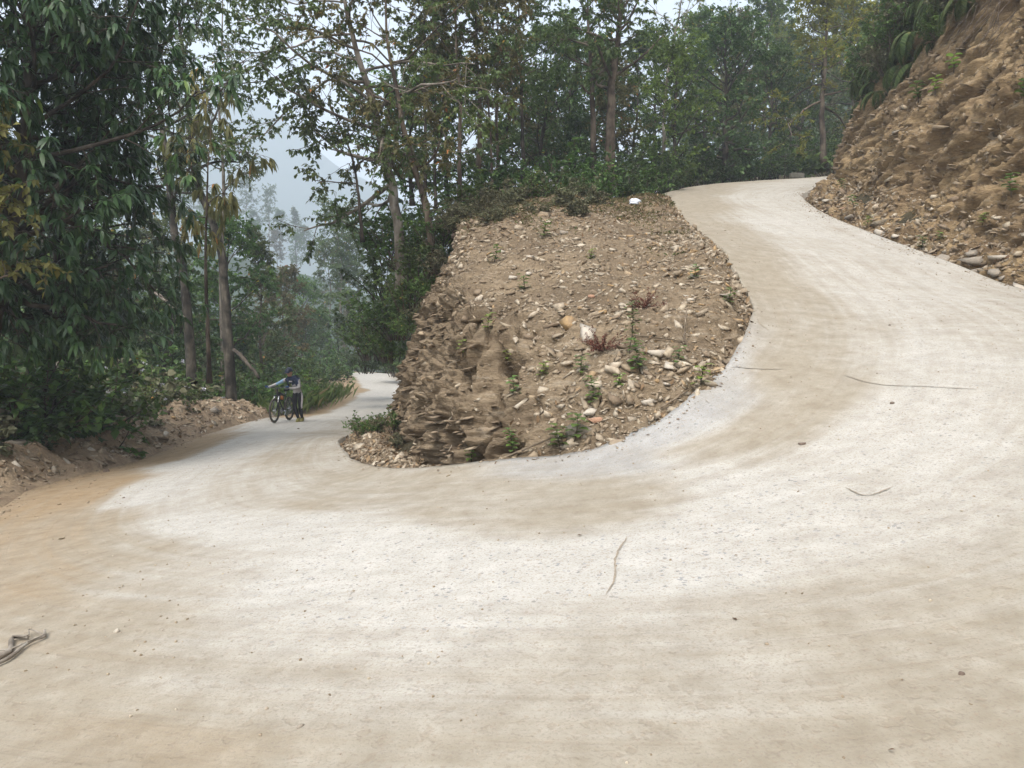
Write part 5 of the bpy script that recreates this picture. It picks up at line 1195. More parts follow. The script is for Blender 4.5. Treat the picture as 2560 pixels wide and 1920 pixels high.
def seedling(h, nl, leaf, lm, rngs):
    B = Tubes(); st = path(rngs, (0, 0, -.03), (0, 0, 1), h + .03, 6, .09, .02); B.add(st, np.linspace(.006, .003, 6), 4, False)
    k = np.linspace(.25, 1, nl); Pp = np.stack([np.interp(k * 5, range(6), st[:, c]) for c in range(3)], 1)
    az = np.arange(nl) * 2.4
    D = np.stack((np.cos(az), np.sin(az), np.full(nl, .25)), 1)
    return B.mesh('seedling_stem', M['bark_mid']), leaf_mesh('seedling_leaves', Pp, D, np.full(nl, leaf), np.full(nl, leaf * .36), lm, rngs, rngs.uniform(.3, .85, nl), .25, .2, True, .9)
seeds = [seedling(.42, 22, .13, M['leafB'], rng), seedling(.22, 12, .11, M['leafB'], rng), seedling(.16, 10, .09, M['leafF'], rng), seedling(.55, 26, .11, M['leafA'], rng)]
for sx, sy, k, s, lab in ((1570, 880, 3, 1.1, 'tallest leafy seedling on the scree right of the dry red plant'), (1590, 930, 0, .95, 'bushy dark seedling beside the pale slab on the scree'), (1445, 930, 1, 1.0, 'small drooping seedling below the dry red plant'), (1480, 1010, 0, .8, 'leafy seedling low on the scree above the upright slab'),
    (1540, 960, 2, .9, 'tufted seedling in the middle of the lower scree'), (1430, 1095, 1, 1.3, 'dark leafy plant at the foot left of the upright slab'), (1400, 1115, 1, 1.2, 'dark plant at the scree foot beside the bamboo pole'), (1280, 1130, 0, .7, 'green sprig at the foot of the rock face'), (1180, 1150, 2, 1.2, 'sprig in the hollow at the rock foot'), (1755, 955, 2, 1.4, 'bright seedling at the road edge of the scree'),
    (1690, 900, 1, .9, 'seedling between the flat slab and the road edge'), (1820, 755, 1, 1.1, 'dark seedling at the rim near the kerb end'), (1730, 690, 1, 1.0, 'low dark plant near the right rim of the scree'), (1285, 980, 1, 1.0, 'sprig growing from the hollow in the rock face'), (1225, 815, 2, 1.2, 'green tuft on the ledge of the rock face'), (1155, 880, 2, 1.1, 'green tuft left of the ledge hollow'),
    (1270, 900, 2, 1.0, 'tuft below the dark hollow of the rock face'), (1305, 720, 1, 1.1, 'dark sprig on the upper scree left'), (1365, 590, 1, 1.5, 'dark plant near the scree crest left'), (1240, 650, 1, 1.3, 'dusty plant at the head of the rock face'), (1480, 640, 2, 1.1, 'small sprig near the middle of the crest'), (1355, 930, 2, 1, 'sprig beside the loose stones left of the seedlings')):
    p = surf_hit(IG, sx / 2.5, sy / 2.5); p[2] -= .02
    plant('seedling', seeds[k], p, rng.uniform(0, 6), s, lab, 'plant', None, ('stem', 'leaves'))
for sx, sy, k, s, lab in ((2165, 565, 2, 1.6, 'broad green leafed plant at the foot of the bank'), (2300, 620, 1, 1.2, 'green tuft in the rubble left of the slab heap'), (2345, 600, 2, 1.2, 'small green tuft on the lower bank'), (2130, 510, 1, 1.3, 'low plant on the rubble under the bank'), (2100, 470, 1, 1.4, 'dusty plant at the tip of the bank foot'), (2460, 560, 2, 1.3, 'tuft on the lower right of the bank'), (2530, 480, 1, 1.8, 'leafy sprig at the right edge of the bank'), (2290, 250, 1, 2.2, 'leafy sprig high on the bank face'), (2380, 170, 2, 2.4, 'grassy tuft high on the bank face'), (2345, 230, 2, 2.2, 'pointed green leaf tuft in the middle of the bank'), (2555, 250, 1, 1.8, 'pale sprig at the right edge of the picture on the bank')):
    p = surf_hit(BG, sx / 2.5, sy / 2.5)
    plant('seedling', seeds[k], p, rng.uniform(0, 6), s, lab, 'plant', None, ('stem', 'leaves'))
# two dry red ferns
for sx, sy, s, lab in ((1512, 868, .26, 'dry red brown bush below the largest pale slab'), (1605, 765, .24, 'dry red brown bush in the upper middle of the scree')):
    p = surf_hit(IG, sx / 2.5, sy / 2.5); n = 900
    B = Tubes(); LP = []; LD = []
    for i in range(26):
        st = path(rng, (0, 0, -.02), (rng.normal(0, .9), rng.normal(0, .9), .55), s * rng.uniform(.7, 1.5), 5, .15, .02); B.add(st, np.linspace(.003, .0015, 5), 3, False)
        k = rng.uniform(.2, 1, 40); LP.append(np.stack([np.interp(k * 4, range(5), st[:, c]) for c in range(3)], 1)); LD.append(rng.normal(0, 1, (40, 3)) + (0, 0, .3))
    LP, LD = np.concatenate(LP), np.concatenate(LD)
    plant('dry_bush', (B.mesh('dry_bush_stems', M['redfern_stem'] if 'redfern_stem' in M else M['bark_mid']), leaf_mesh('dry_bush_leaves', LP, LD, .028, .006, M['redfern'], rng, rng.uniform(0, 1, len(LP)))), p, 0, 1, lab, 'plant', None, ('stems', 'leaves'))

# ferns hanging over the lip of the bank
def frond(rngs, ln):
    n = 26; t = np.linspace(0, 1, n)
    d = np.array((1.0, 0, .75)); P = [np.zeros(3)]
    for k in range(n - 1):
        d = unit(d + np.array((0, rngs.normal(0, .02), -.125))); P.append(P[-1] + d * ln / n)
    P = np.array(P)
    B = Tubes(); B.add(P, np.linspace(.006, .002, n), 4, False)
    T = unit(np.gradient(P, axis=0)); side = np.array((0, 1.0, 0)); LP, LD, LL = [], [], []
    for s in (-1, 1):
        LP.append(P[3:]); LD.append(side * s + T[3:] * .45 + (0, 0, -.22)); LL.append(ln * .20 * np.sin(np.pi * (t[3:] * .86 + .12)) ** .8)
    L = np.concatenate(LL)
    return B.mesh('rachis', M['fern']), leaf_mesh('pinnae', np.concatenate(LP), np.concatenate(LD), L, L * .14, M['fern'], rngs, rngs.uniform(.1, .9, len(L)), .25, .1, True, .9)
fr = [frond(rng, 1.0) for _ in range(3)]
def fern(p, face, s, lab, nf=8, grp='ferns on the lip of the bank'):
    root = empty('fern', p, face, s); tag(root, lab, 'fern', grp)
    for i in range(nf):
        a = (i - (nf - 1) / 2) * .42 + rng.normal(0, .12)
        k = fr[i % 3]; sc_ = rng.uniform(.65, 1.15)
        o = data_obj('frond', k[1], root, (0, 0, 0), (rng.normal(0, .15), rng.uniform(.1, .75), a), sc_)
        data_obj('rachis', k[0], o)
fspots = [(2180, 60, 'tallest fern clump at the left end of the bank lip'), (2150, 130, 'fern clump hanging furthest left on the bank'), (2215, 110, 'fern clump drooping below the top left of the bank'), (2160, 190, 'lowest fern clump at the left end of the bank'), (2195, 240, 'fern clump low beside the rock shoulder'), (2262, 118, 'single open fern rosette on the dark earth'), (2240, 30, 'fern clump at the top edge left of the roots'), (2300, 10, 'fern fronds hanging from the top edge, second from the roots'), (2345, 15, 'fern fronds hanging from the top edge nearest the roots'), (2385, 20, 'long fern fronds right of centre on the bank lip'), (2130, 90, 'fern clump behind the left end of the bank lip'), (2205, 170, 'fern clump between the lowest and the drooping clump'), (2270, 60, 'fern clump over the dark hollow of the bank lip')]
for sx, sy, lab in fspots:
    p = surf_hit(BG, sx / 2.5, sy / 2.5) + np.array((-.10, -.08, .05))
    fern(p, R(200) + rng.normal(0, .4), rng.uniform(.8, 1.15), lab)
for i in range(34, NB - 50, 12):
    for j in (.67, .73, .79, .85):
        p = BG[i, int(NH * j + rng.uniform(-8, 8))]
        q = project(p)
        if j < .74 and (p[1] < 19 or rng.uniform() < .3): continue
        if 14 < p[1] < 33 and 815 < q[0] < 1040 and q[1] > -40 and rng.uniform() < .7:
            fern(p + np.array((-.1, -.05, .03)), math.atan2(-bn[i, 1], -bn[i, 0]) + rng.normal(0, .35), rng.uniform(.6, 1.1), 'fern drooping from the overgrown lip of the cut bank', 7)
# roots hanging from the lip at the top right
rt = empty('hanging_roots', surf_hit(BG, 2470 / 2.5, 5)); tag(rt, 'tangle of dry roots hanging down the bank at the top right corner', 'roots')
base_r = np.array(rt.location)
for i in range(26):
    p = surf_hit(BG, rng.uniform(2390, 2555) / 2.5, rng.uniform(0, 60) / 2.5) + np.array((-.08, -.05, 0))
    ln = rng.uniform(.5, 1.5); st = path(rng, p - base_r, (-.55 + rng.normal(0, .25), -.15 + rng.normal(0, .25), -.8), ln, 9, .10, -.03)
    B = Tubes(); B.add(st, np.linspace(.010, .003, 9), 4, False); data_obj('root', B.mesh('root_strand', M['bark_mid']), rt)

# sticks, poles, rope
def tube_thing(name, pts, r, mat, label, cat, wob=0.0, n=14, sides=7):
    P = catmull(pts, n); P[1:-1] += rng.normal(0, wob, P[1:-1].shape)
    B = Tubes(); rr = np.linspace(r, r * .7, n) * (1 + rng.normal(0, .06, n)); c = P[0].copy(); B.add(P - c, rr, sides)
    return tag(data_obj(name, B.mesh(name, mat), None, c), label, cat)
H_ = lambda x, y, dz=.02: surf_hit(IG, x / 2.5, y / 2.5) + np.array((0, -.01, dz))
tube_thing('bamboo_pole', [H_(1238, 1162, .03), H_(1300, 1135, .05), H_(1372, 1104, .05)], .013, M['twig'], 'pale bamboo pole lying at the foot of the rock face along the road', 'pole')
tube_thing('bamboo_pole', [H_(1650, 1020, .03), H_(1690, 1000, .05), H_(1722, 982, .05)], .011, M['twig'], 'short bamboo pole at the scree foot by the concrete edge', 'pole')
tube_thing('stick', [H_(1588, 838, .03), H_(1650, 848, .04), H_(1712, 856, .04)], .010, M['twig'], 'long grey stick lying across the scree', 'stick', .006)
tube_thing('stick', [H_(1713, 860, .03), H_(1718, 820, .06), H_(1714, 782, .07)], .011, M['twig'], 'grey stick pointing up the scree at the end of the long stick', 'stick', .006)
tube_thing('stick', [H_(1375, 715, .03), H_(1440, 706, .04), H_(1500, 706, .03)], .007, M['twig'], 'thin twig on the upper scree', 'stick', .006)
Rh = lambda x, y, dz=.012: road_hit(x / 2.5, y / 2.5) + np.array((0, 0, dz))
vr = empty('dry_vine', Rh(20, 1640, 0)); tag(vr, 'looped dry grey vine lying on the dust at the left edge', 'vine')
c0 = np.array(vr.location)
for pts, r in (([(-30, 1670), (10, 1650), (60, 1622), (105, 1603), (118, 1595), (118, 1588), (108, 1593), (97, 1604)], .012), ([(-20, 1655), (20, 1636), (45, 1612), (52, 1605)], .017), ([(50, 1608), (62, 1597), (90, 1594), (112, 1592)], .005), ([(-10, 1648), (25, 1640), (60, 1624), (100, 1606)], .006)):
    P = catmull([Rh(x, y, .02 if r > .01 else .03) for x, y in pts], 22) - c0; B = Tubes(); B.add(P, np.linspace(r, r * .6, 22) * (1 + rng.normal(0, .1, 22)), 6)
    data_obj('strand', B.mesh('vine_strand', M['bark_pale']), vr)
for (x0_, y0_), (x1_, y1_), d, r, lab in (((372, 720), (466, 800), 25, .07, 'pale fallen trunk slanting behind the left dark trunk'), ((585, 875), (648, 945), 23.5, .07, 'dark log propped against the foot of the right dark trunk')):
    A, Bp = at(x0_ / 2.5, y0_ / 2.5, d), at(x1_ / 2.5, y1_ / 2.5, d - .8)
    tube_thing('fallen_trunk', [A, (A + Bp) / 2 + (0, 0, .06), Bp], r, M['bark_pale' if 'pale' in lab else 'bark_dark'], lab, 'log', .01)

# cracks and joints, filled with brown earth
M['crack'] = plain('crack_earth', (.30, .25, .19), .95, 0, .25, 30, .3)
def crack(pts, w):
    P = catmull([Rh(x, y, .004) for x, y in pts], 60); n = len(P)
    T = unit(np.gradient(P, axis=0)); S = unit(np.cross(T, (0, 0, 1)))
    j = fbm(np.stack((np.arange(n) * .35, np.zeros(n), np.zeros(n)), 1), 3, int(pts[0][0])) * w * .8
    hw = w * (.45 + .55 * np.abs(fbm(np.stack((np.arange(n) * .5, np.ones(n), np.zeros(n)), 1), 2, int(pts[0][1])))) * np.minimum(1, np.minimum(np.arange(n), n - 1 - np.arange(n)) / 8 + .1)
    V = np.empty((n, 2, 3)); V[:, 0] = P + S * (j - hw)[:, None]; V[:, 1] = P + S * (j + hw)[:, None]
    # rest each point a few millimetres over the slab
    for q in V.reshape(-1, 3):
        q[2] = q[2] + .003
    mesh_obj('crack', V.reshape(-1, 3), grid_faces(n, 2), M['crack'], road)
for pts, w in (([(1572, 1330), (1550, 1390), (1530, 1440), (1502, 1505)], .008), ([(2105, 942), (2200, 958), (2330, 966), (2470, 972)], .012), ([(1832, 918), (1890, 922), (1960, 925)], .014), ([(1885, 798), (1905, 812), (1928, 832)], .014), ([(2110, 1222), (2160, 1236), (2240, 1224)], .010), ([(795, 1041), (830, 1043), (880, 1044)], .03)):
    crack(pts, w)

# white plastic bag
bm = bmesh.new(); bmesh.ops.create_icosphere(bm, subdivisions=4, radius=1)
for v in bm.verts:
    c = np.array(v.co); f = fbm(c[None] * 1.6, 3, 400)[0]; g = fbm(c[None] * 4.0, 3, 404)[0]
    k = 1 + .55 * f + .35 * abs(g)
    v.co = (c[0] * .26 * k * (1.1 if c[0] < 0 else .9), c[1] * .16 * k, max(-.05, c[2] * .19 * k + (.05 * c[0])))
me = bpy.data.meshes.new('plastic_bag'); bm.to_mesh(me); bm.free()
M['bag'] = plain('white_plastic', (.72, .75, .80), .35, 0, .06, 12)
me.materials.append(M['bag'])
p = surf_hit(IG, 1588 / 2.5, 505 / 2.5)
tag(data_obj('plastic_bag', me, None, p + np.array((0, 0, .04)), (0, .1, .4), .6), 'crumpled white plastic bag lying on the grassy shoulder', 'bag')
# low concrete block beyond the upper road
bm = bmesh.new(); bmesh.ops.create_cube(bm, size=1)
bmesh.ops.scale(bm, vec=(.85, .3, .3), verts=bm.verts); bmesh.ops.bevel(bm, geom=bm.edges[:], offset=.03, segments=2, affect='EDGES')
bmesh.ops.subdivide_edges(bm, edges=bm.edges[:], cuts=2)
for v in bm.verts: v.co += Vector(rng.normal(0, .006, 3))
me = bpy.data.meshes.new('concrete_block'); bm.to_mesh(me); bm.free()
M['block'] = plain('weathered_concrete', (.15, .14, .11), .9, 0, .25, 8, .4); me.materials.append(M['block'])
tag(data_obj('concrete_block', me, None, at(1992 / 2.5, 437 / 2.5, 37.2) + np.array((0, 0, -.04)), (0, 0, .15), .8), 'low weathered concrete block on the far edge of the upper road', 'block')
# ---------------------------------------------------------------- the bicycle (local axes: x forward, y to the rider's left, z up)
CYC = road_hit(283, 421.5)                      # between the wheels
fwd = unit(np.array((-.10, -1.0, 0)))
up_f, up_b = road_hit(273, 421.8), road_hit(290, 420.5)
kd_r = kdtree.KDTree(len(G3[::2]))
for i, q in enumerate(G3[::2]): kd_r.insert(q, i)
kd_r.balance()
def slab_z(x, y):
    best = min(((G3[::2][i][0] - x) ** 2 + (G3[::2][i][1] - y) ** 2, i) for _, i, _ in kd_r.find_n((x, y, CYC[2]), 12))
    return G3[::2][best[1]][2]
fa, ra = CYC[:2] + fwd[:2] * .66, CYC[:2] - fwd[:2] * .46
zf_, zr_ = slab_z(*fa), slab_z(*ra)
pitch = math.atan2(zf_ - zr_, 1.12)
M['frame_black'] = plain('black_paint', (.022, .023, .026), .35, .1)
M['rubber'] = plain('dusty_rubber', (.085, .072, .06), .9, 0, .2)
M['alloy'] = plain('alloy', (.45, .46, .48), .35, .8)
M['stanchion'] = plain('silver_fork', (.70, .71, .72), .25, .6)
M['orange'] = plain('orange_cloth', (.45, .17, .04), .8)
M['bagcloth'] = plain('black_cloth', (.02, .02, .024), .85)
bike = empty('bicycle', (CYC[0], CYC[1], zr_ + .46 * math.tan(pitch)))
mx_ = Matrix(((fwd[0], -fwd[1], 0), (fwd[1], fwd[0], 0), (0, 0, 1))).to_4x4()
bike.rotation_euler = (mx_ @ Matrix.Rotation(-pitch, 4, 'Y')).to_euler()
tag(bike, 'muddy black mountain bicycle being pushed up the lower road', 'bicycle')
def tube_part(name, segs, mat, parent, sides=8):
    B = Tubes()
    for P, r in segs: B.add(np.array(P, float), np.broadcast_to(r, (len(P),)).astype(float), sides)
    return data_obj(name, B.mesh(name, mat), parent)
BB, ST_, HT, HB, RA, FA = (0, 0, .32), (-.17, 0, .80), (.445, 0, .93), (.475, 0, .81), (-.46, 0, .365), (.66, 0, .365)
def two(a, b, ra=.016, n=2): return (np.linspace(a, b, 3), ra)
tube_part('frame', [two(BB, ST_, .017), two(ST_, (.45, 0, .90), .018), two(BB, (.47, 0, .83), .022), two(HT, HB, .024)] +
          [two((BB[0], s * .035, .32), (RA[0], s * .065, RA[2]), .011) for s in (-1, 1)] + [two((ST_[0] + .01, s * .02, .77), (RA[0], s * .065, RA[2]), .009) for s in (-1, 1)], M['frame_black'], bike)
fk = tube_part('fork', [two((.485, s * .065, .74), (FA[0], s * .065, FA[2]), .020) for s in (-1, 1)] + [((np.array([(.49, -.075, .79), (.49, 0, .80), (.49, .075, .79)])), .022)], M['frame_black'], bike)
for s in (-1, 1): tube_part('stanchion', [two((.488, s * .065, .785), (.565, s * .065, .60), .0185)], M['stanchion'], fk)
# wheels
def torus(R0, r, nu=40, nv=8, squash=1.0):
    a = np.linspace(0, 2 * math.pi, nu, endpoint=False)[:, None]; b = np.linspace(0, 2 * math.pi, nv, endpoint=False)[None]
    V = np.stack(((R0 + r * np.cos(b)) * np.cos(a), np.broadcast_to(r * squash * np.sin(b), (nu, nv)), (R0 + r * np.cos(b)) * np.sin(a)), -1).reshape(-1, 3)
    i = np.arange(nu * nv); u_, v_ = i // nv, i % nv
    return V, np.stack((u_ * nv + v_, u_ * nv + (v_ + 1) % nv, ((u_ + 1) % nu) * nv + (v_ + 1) % nv, ((u_ + 1) % nu) * nv + v_), 1)
ty = mesh_obj('tyre_mesh', *torus(.335, .029), M['rubber'], smooth=True, link=False)
rm = mesh_obj('rim_mesh', *torus(.300, .013, squash=1.1), M['frame_black'], smooth=True, link=False)
Bs = Tubes(); Bs.add(np.array([(0, .02, .02), (0, .008, .15), (0, 0, .298)]), np.full(3, .0022), 4); sp_me = Bs.mesh('spoke_mesh', M['alloy'])
Bh = Tubes(); Bh.add(np.array([(0, -.05, 0), (0, -.02, 0), (0, .02, 0), (0, .05, 0)]), np.array([.022, .016, .016, .022]), 10); hub_me = Bh.mesh('hub_mesh', M['alloy'])
Bd = Tubes(); Bd.add(np.array([(0, .034, 0), (0, .037, 0)]), np.array([.08, .08]), 20); disc_me = Bd.mesh('disc_mesh', M['alloy'])
for nm, c in (('front_wheel', FA), ('rear_wheel', RA)):
    w_ = data_obj(nm, hub_me, bike, c)
    data_obj('tyre', ty, w_); data_obj('rim', rm, w_); data_obj('brake_disc', disc_me, w_)
    for k in range(24):
        data_obj('spoke', sp_me, w_, None, (0, k * math.pi / 12, 0), (1, -1 if k % 2 else 1, 1))
# bars, grips, saddle, cranks, pedals, bag
hb = tube_part('handlebar', [(np.array([(.40, -.36, 1.055), (.43, -.18, 1.045), (.455, -.06, 1.015), (.455, .06, 1.015), (.43, .18, 1.045), (.40, .36, 1.055)]), .015), two((.44, 0, .93), (.455, 0, 1.015), .02)], M['frame_black'], bike)
for s in (-1, 1):
    tube_part('grip', [two((.412, s * .27, 1.051), (.399, s * .365, 1.056), .019)], M['rubber'], hb)
    tube_part('brake_lever', [(np.array([(.43, s * .20, 1.04), (.475, s * .24, 1.02), (.465, s * .32, 1.02)]), .006)], M['alloy'], hb)
tube_part('seat_post', [two((-.17, 0, .78), (-.21, 0, .93), .014)], M['alloy'], bike)
bm = bmesh.new(); bmesh.ops.create_cube(bm, size=1); bmesh.ops.subdivide_edges(bm, edges=bm.edges[:], cuts=5, use_grid_fill=True)
for v in bm.verts:
    x = v.co.x + .5; wdt = np.interp(x, (0, .25, .6, 1), (.12, .14, .05, .028)); v.co = Vector((-.34 + x * .27, v.co.y * wdt, .955 + v.co.z * .045 - .02 * abs(v.co.y) * 2 + .015 * math.cos(x * 4)))
me = bpy.data.meshes.new('saddle'); bm.to_mesh(me); bm.free(); me.materials.append(M['bagcloth'])
for p_ in me.polygons: p_.use_smooth = True
data_obj('saddle', me, bike)
ck = tube_part('crankset', [(np.array([(0, -.09, .32), (0, .09, .32)]), .02), two((0, .085, .32), (.12, .09, .20), .012), two((0, -.085, .32), (-.12, -.09, .44), .012), (np.array([(0, -.055, .32), (0, -.06, .32)]), .085)], M['alloy'], bike, 16)
for c in ((.12, .14, .20), (-.12, -.14, .44)):
    bm = bmesh.new(); bmesh.ops.create_cube(bm, size=1); bmesh.ops.scale(bm, vec=(.09, .09, .02), verts=bm.verts); bmesh.ops.bevel(bm, geom=bm.edges[:], offset=.006, segments=1, affect='EDGES')
    me = bpy.data.meshes.new('pedal'); bm.to_mesh(me); bm.free(); me.materials.append(M['frame_black']); data_obj('pedal', me, ck, c)
def soft_box(name, c, s, mat, parent, bev=.03, rot=(0, 0, 0)):
    bm = bmesh.new(); bmesh.ops.create_cube(bm, size=1); bmesh.ops.scale(bm, vec=s, verts=bm.verts)
    bmesh.ops.bevel(bm, geom=bm.edges[:], offset=bev, segments=3, affect='EDGES', clamp_overlap=True)
    me = bpy.data.meshes.new(name); bm.to_mesh(me); bm.free(); me.materials.append(mat)
    for p_ in me.polygons: p_.use_smooth = True
    return data_obj(name, me, parent, c, rot)
fb = soft_box('frame_bag', (.20, 0, .74), (.34, .09, .20), M['bagcloth'], bike, .03, (0, -.12, 0))
soft_box('bag_panel', (.02, .045, -.02), (.20, .02, .12), M['orange'], fb, .008)

# ---------------------------------------------------------------- the rider: one skinned body, clothes and kit as children
def skin_mesh(name, verts, edges, radii, mats, sub=2, root=0):
    me = bpy.data.meshes.new(name + '_cage'); me.from_pydata([tuple(v) for v in verts], edges, [])
    o = bpy.data.objects.new(name + '_cage', me); C.objects.link(o)
    md = o.modifiers.new('skin', 'SKIN'); md.use_smooth_shade = True; md.branch_smoothing = .6
    for i, r in enumerate(radii):
        sv = me.skin_vertices[0].data[i]; sv.radius = r if hasattr(r, '__len__') else (r, r); sv.use_root = (i == root)
    s2 = o.modifiers.new('sub', 'SUBSURF'); s2.levels = sub; s2.render_levels = sub
    dg = bpy.context.evaluated_depsgraph_get(); dg.update()
    out = bpy.data.meshes.new_from_object(o.evaluated_get(dg)); out.name = name
    bpy.data.objects.remove(o); bpy.data.meshes.remove(me)
    out.materials.clear()
    for m in mats: out.materials.append(m)
    for p_ in out.polygons: p_.use_smooth = True
    return out
M['skin'] = plain('skin', (.42, .24, .15), .55, 0, .08)
M['jersey'] = plain('grey_jersey', (.36, .34, .335), .85, 0, .1, 9)
M['jersey_blue'] = plain('blue_sleeve', (.20, .30, .42), .85, 0, .1, 9)
M['navy'] = plain('navy_cloth', (.028, .038, .075), .8, 0, .2, 9)
M['trousers'] = plain('black_trousers', (.016, .016, .02), .85, 0, .2, 9)
M['stripe'] = plain('pale_stripe', (.55, .50, .52), .8)
M['glove'] = plain('blue_glove', (.035, .075, .18), .75, 0, .2)
M['shoe'] = plain('olive_shoe', (.20, .18, .06), .8, 0, .2)
M['helmet'] = plain('dark_helmet', (.018, .022, .04), .3)
bv = [(-.10, .44, .90), (-.03, .42, 1.04), (.06, .38, 1.20), (.12, .35, 1.31), (.16, .32, 1.38), (.20, .31, 1.44), (.235, .305, 1.515), (.215, .305, 1.575),      # 0-7 pelvis..head
      (.10, .515, 1.29), (.13, .58, 1.06), (.27, .47, 1.03), (.375, .335, 1.065),                                                                        # 8-11 left arm
      (.15, .195, 1.30), (.27, .00, 1.19), (.34, -.15, 1.13), (.385, -.30, 1.075),                                                                        # 12-15 right arm
      (-.10, .525, .86), (.0, .535, .50), (-.085, .525, .30), (-.16, .52, .10),                                                                          # 16-19 left leg
      (-.10, .355, .86), (.07, .385, .50), (.02, .42, .30), (-.04, .45, .10)]                                                                            # 20-23 right leg
be = [(0,1),(1,2),(2,3),(3,4),(4,5),(5,6),(6,7),(3,8),(8,9),(9,10),(10,11),(3,12),(12,13),(13,14),(14,15),(0,16),(16,17),(17,18),(18,19),(0,20),(20,21),(21,22),(22,23)]
br = [(.135,.16),(.125,.15),(.13,.165),(.10,.13),.058,.075,.088,.07, .072,.050,.042,.030, .072,.048,.042,.030, .098,.066,.058,.042, .098,.066,.058,.042]
body_me = skin_mesh('body', bv, be, br, [M['jersey'], M['skin'], M['trousers'], M['stripe'], M['jersey_blue'], M['navy']])
for p_ in body_me.polygons:
    c = p_.center; k = 0
    if c.z > 1.385 and c.y < .46 and c.x > .05: k = 1
    elif c.z < .88: k = 3 if (c.y > .565 and c.z > .42 and c.x < .03) else 2
    elif c.z < .93 and c.x < -.0: k = 2 if c.z < .89 else 0
    elif c.y < .13 and c.y > -.06 and c.z > 1.1: k = 4
    elif c.z > 1.14 and c.y > .18 and c.y < .56: k = 5
    p_.material_index = k
person = empty('person', bike.location); person.rotation_euler = bike.rotation_euler
# stand upright on the slope: only the heading of the bicycle, feet on the slab
person.rotation_euler = mx_.to_euler()
pz = slab_z(*(CYC[:2] + fwd[:2] * -.1 + np.array((-fwd[1], fwd[0])) * .48))
person.location = (CYC[0], CYC[1], pz)
tag(person, 'person in helmet, grey jersey and black trousers pushing a bicycle uphill', 'person')
data_obj('body', body_me, person)
dz_ = bike.location.z - pz
# shoes
def shoe(c, yaw):
    bm = bmesh.new(); bmesh.ops.create_cube(bm, size=1); bmesh.ops.subdivide_edges(bm, edges=bm.edges[:], cuts=4, use_grid_fill=True)
    for v in bm.verts:
        x = v.co.x + .5; h = np.interp(x, (0, .35, .6, 1), (.13, .13, .08, .045)); w_ = np.interp(x, (0, .3, .7, 1), (.075, .075, .10, .06))
        v.co = Vector((-.09 + x * .28, v.co.y * w_, (v.co.z + .5) * h))
    bmesh.ops.smooth_vert(bm, verts=bm.verts, factor=.4, use_axis_x=True, use_axis_y=True, use_axis_z=False)
    me = bpy.data.meshes.new('shoe'); bm.to_mesh(me); bm.free(); me.materials.append(M['shoe'])
    for p_ in me.polygons: p_.use_smooth = True
    return data_obj('shoe', me, person, c, (0, 0, yaw))
shoe((-.16, .52, .0), .05); shoe((-.04, .45, .0), .1)
# gloves: palm with five fingers closed round the grip
def glove(wrist, grip, side):
    w_, g_ = np.array(wrist), np.array(grip)
    ax = unit(np.array((-.13, 1.0 * side, .05)))          # along the grip, outwards
    d = unit(g_ - w_); d = unit(d - ax * np.dot(d, ax)); n_ = np.cross(ax, d) * side
    if n_[2] < 0: n_ = -n_
    V = [w_, w_ + (g_ - w_) * .55 + n_ * .012]; E = [(0, 1)]; Rr = [.032, (.034, .026)]
    ln = (.058, .066, .062, .048)
    for f in range(4):
        o_ = ax * (-.030 + .021 * f) * side * side; b = len(V)
        k0 = g_ + o_ - d * .012 + n_ * .024
        V += [k0, k0 + d * ln[f] * .55 - n_ * .004, k0 + d * ln[f] * .62 - n_ * .035, k0 + d * .012 - n_ * .050]
        E += [(1, b), (b, b + 1), (b + 1, b + 2), (b + 2, b + 3)]; Rr += [.011, .0105, .010, .009]
    b = len(V); t0 = w_ + (g_ - w_) * .35 - ax * .036
    V += [t0, t0 + d * .035 - n_ * .022 - ax * .006, t0 + d * .052 - n_ * .040 + ax * .008]
    E += [(1, b), (b, b + 1), (b + 1, b + 2)]; Rr += [.014, .011, .010]
    me = skin_mesh('glove', V, E, Rr, [M['glove']], 1)
    return data_obj('glove', me, person)
gz = np.array((0, 0, dz_ + math.tan(pitch) * .41))
glove((.345, .345, 1.075), np.array((.405, .315, 1.055)) + gz, 1)
glove((.365, -.265, 1.085), np.array((.405, -.315, 1.055)) + gz, -1)
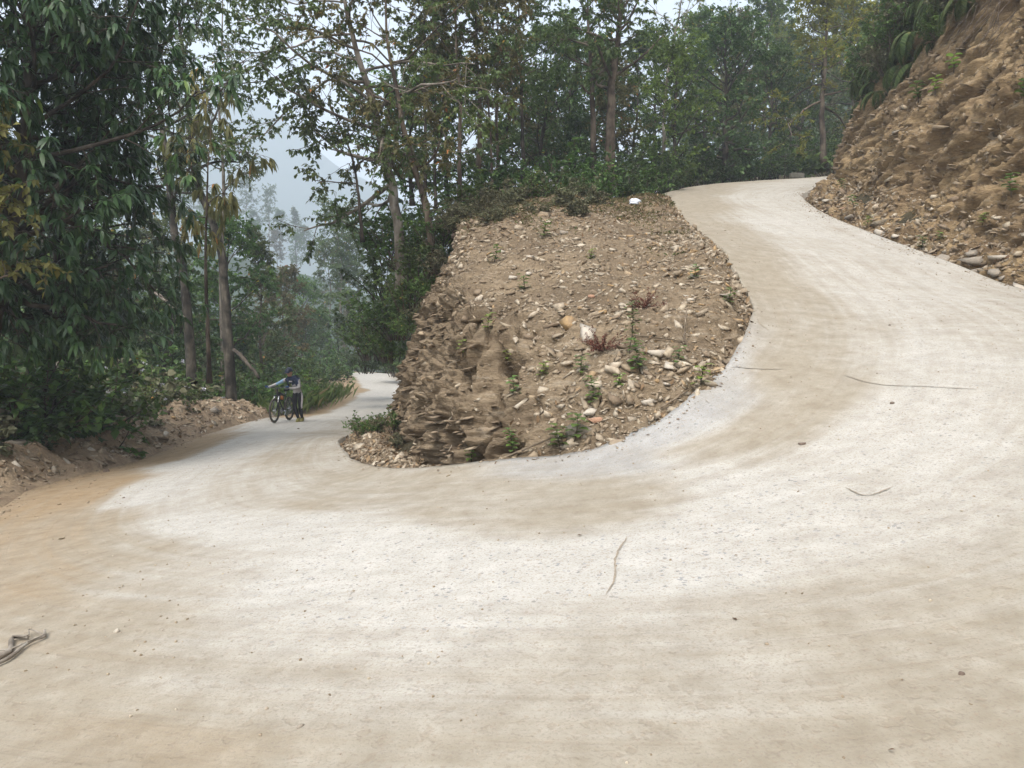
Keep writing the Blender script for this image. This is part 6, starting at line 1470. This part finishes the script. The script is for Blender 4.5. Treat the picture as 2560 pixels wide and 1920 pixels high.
# head: face, helmet
def ellipsoid(name, c, r, mat, parent, sub=3, cut=None):
    bm = bmesh.new(); bmesh.ops.create_icosphere(bm, subdivisions=sub, radius=1)
    if cut is not None: bmesh.ops.delete(bm, geom=[v for v in bm.verts if v.co.z < cut], context='VERTS')
    bmesh.ops.scale(bm, vec=r, verts=bm.verts)
    me = bpy.data.meshes.new(name); bm.to_mesh(me); bm.free(); me.materials.append(mat)
    for p_ in me.polygons: p_.use_smooth = True
    return data_obj(name, me, parent, c)
hm = ellipsoid('helmet', (.225, .305, 1.55), (.145, .112, .105), M['helmet'], person, 3, -.25); hm.rotation_euler = (0, .22, 0)
for k in (-1, 0, 1): soft_box('vent', (.02, k * .045, .094 - abs(k) * .012), (.15, .016, .014), M['bagcloth'], hm, .004)
soft_box('visor', (.145, 0, -.005), (.075, .15, .012), M['helmet'], hm, .004, (0, .2, 0))
for s in (-1, 1):
    ellipsoid('eye', (.315, .305 + s * .03, 1.505), (.008, .013, .008), M['bagcloth'], person, 2)
    ellipsoid('ear', (.225, .305 + s * .092, 1.50), (.022, .012, .032), M['skin'], person, 2)
ellipsoid('nose', (.328, .305, 1.485), (.018, .013, .022), M['skin'], person, 2)
ellipsoid('mouth', (.312, .305, 1.448), (.008, .024, .006), M['orange'], person, 2)
# backpack with straps
bp = soft_box('backpack', (-.085, .385, 1.20), (.17, .27, .40), M['navy'], person, .06, (0, .42, 0))
for s in (-1, 1):
    pts = [(.0, .37 + s * .10, 1.38), (.12, .35 + s * .10, 1.405), (.215, .355 + s * .105, 1.30), (.20, .37 + s * .11, 1.18), (.10, .39 + s * .14, 1.08)]
    B = Tubes(); B.add(catmull(pts, 16), np.full(16, .018), 6); data_obj('strap', B.mesh('strap', M['navy']), person)
soft_box('chest_logo', (.245, .355, 1.245), (.008, .09, .028), M['stripe'], person, .003, (0, -.3, 0))

# ---------------------------------------------------------------- look-alikes: say which one, counted from the left in the picture
bpy.context.view_layer.update()
sets = {}
for o in list(C.objects):
    if o.parent is None and 'label' in o.keys() and o.get('kind') is None and o.name.split('.')[0] in ('shrub', 'forest_tree', 'fern'):
        sets.setdefault(o['label'], []).append(o)
words = 'first second third fourth fifth sixth seventh eighth ninth tenth eleventh twelfth thirteenth fourteenth fifteenth sixteenth seventeenth eighteenth nineteenth twentieth 21st 22nd 23rd 24th 25th 26th'.split()
for lab, os_ in sets.items():
    if 1 < len(os_) <= len(words):
        os_.sort(key=lambda o: float(project(np.array(o.location))[0]))
        for k, o in enumerate(os_):
            o['label'] = lab + (', leftmost' if k == 0 else ', rightmost' if k == len(os_) - 1 else f', {words[k]} from left')
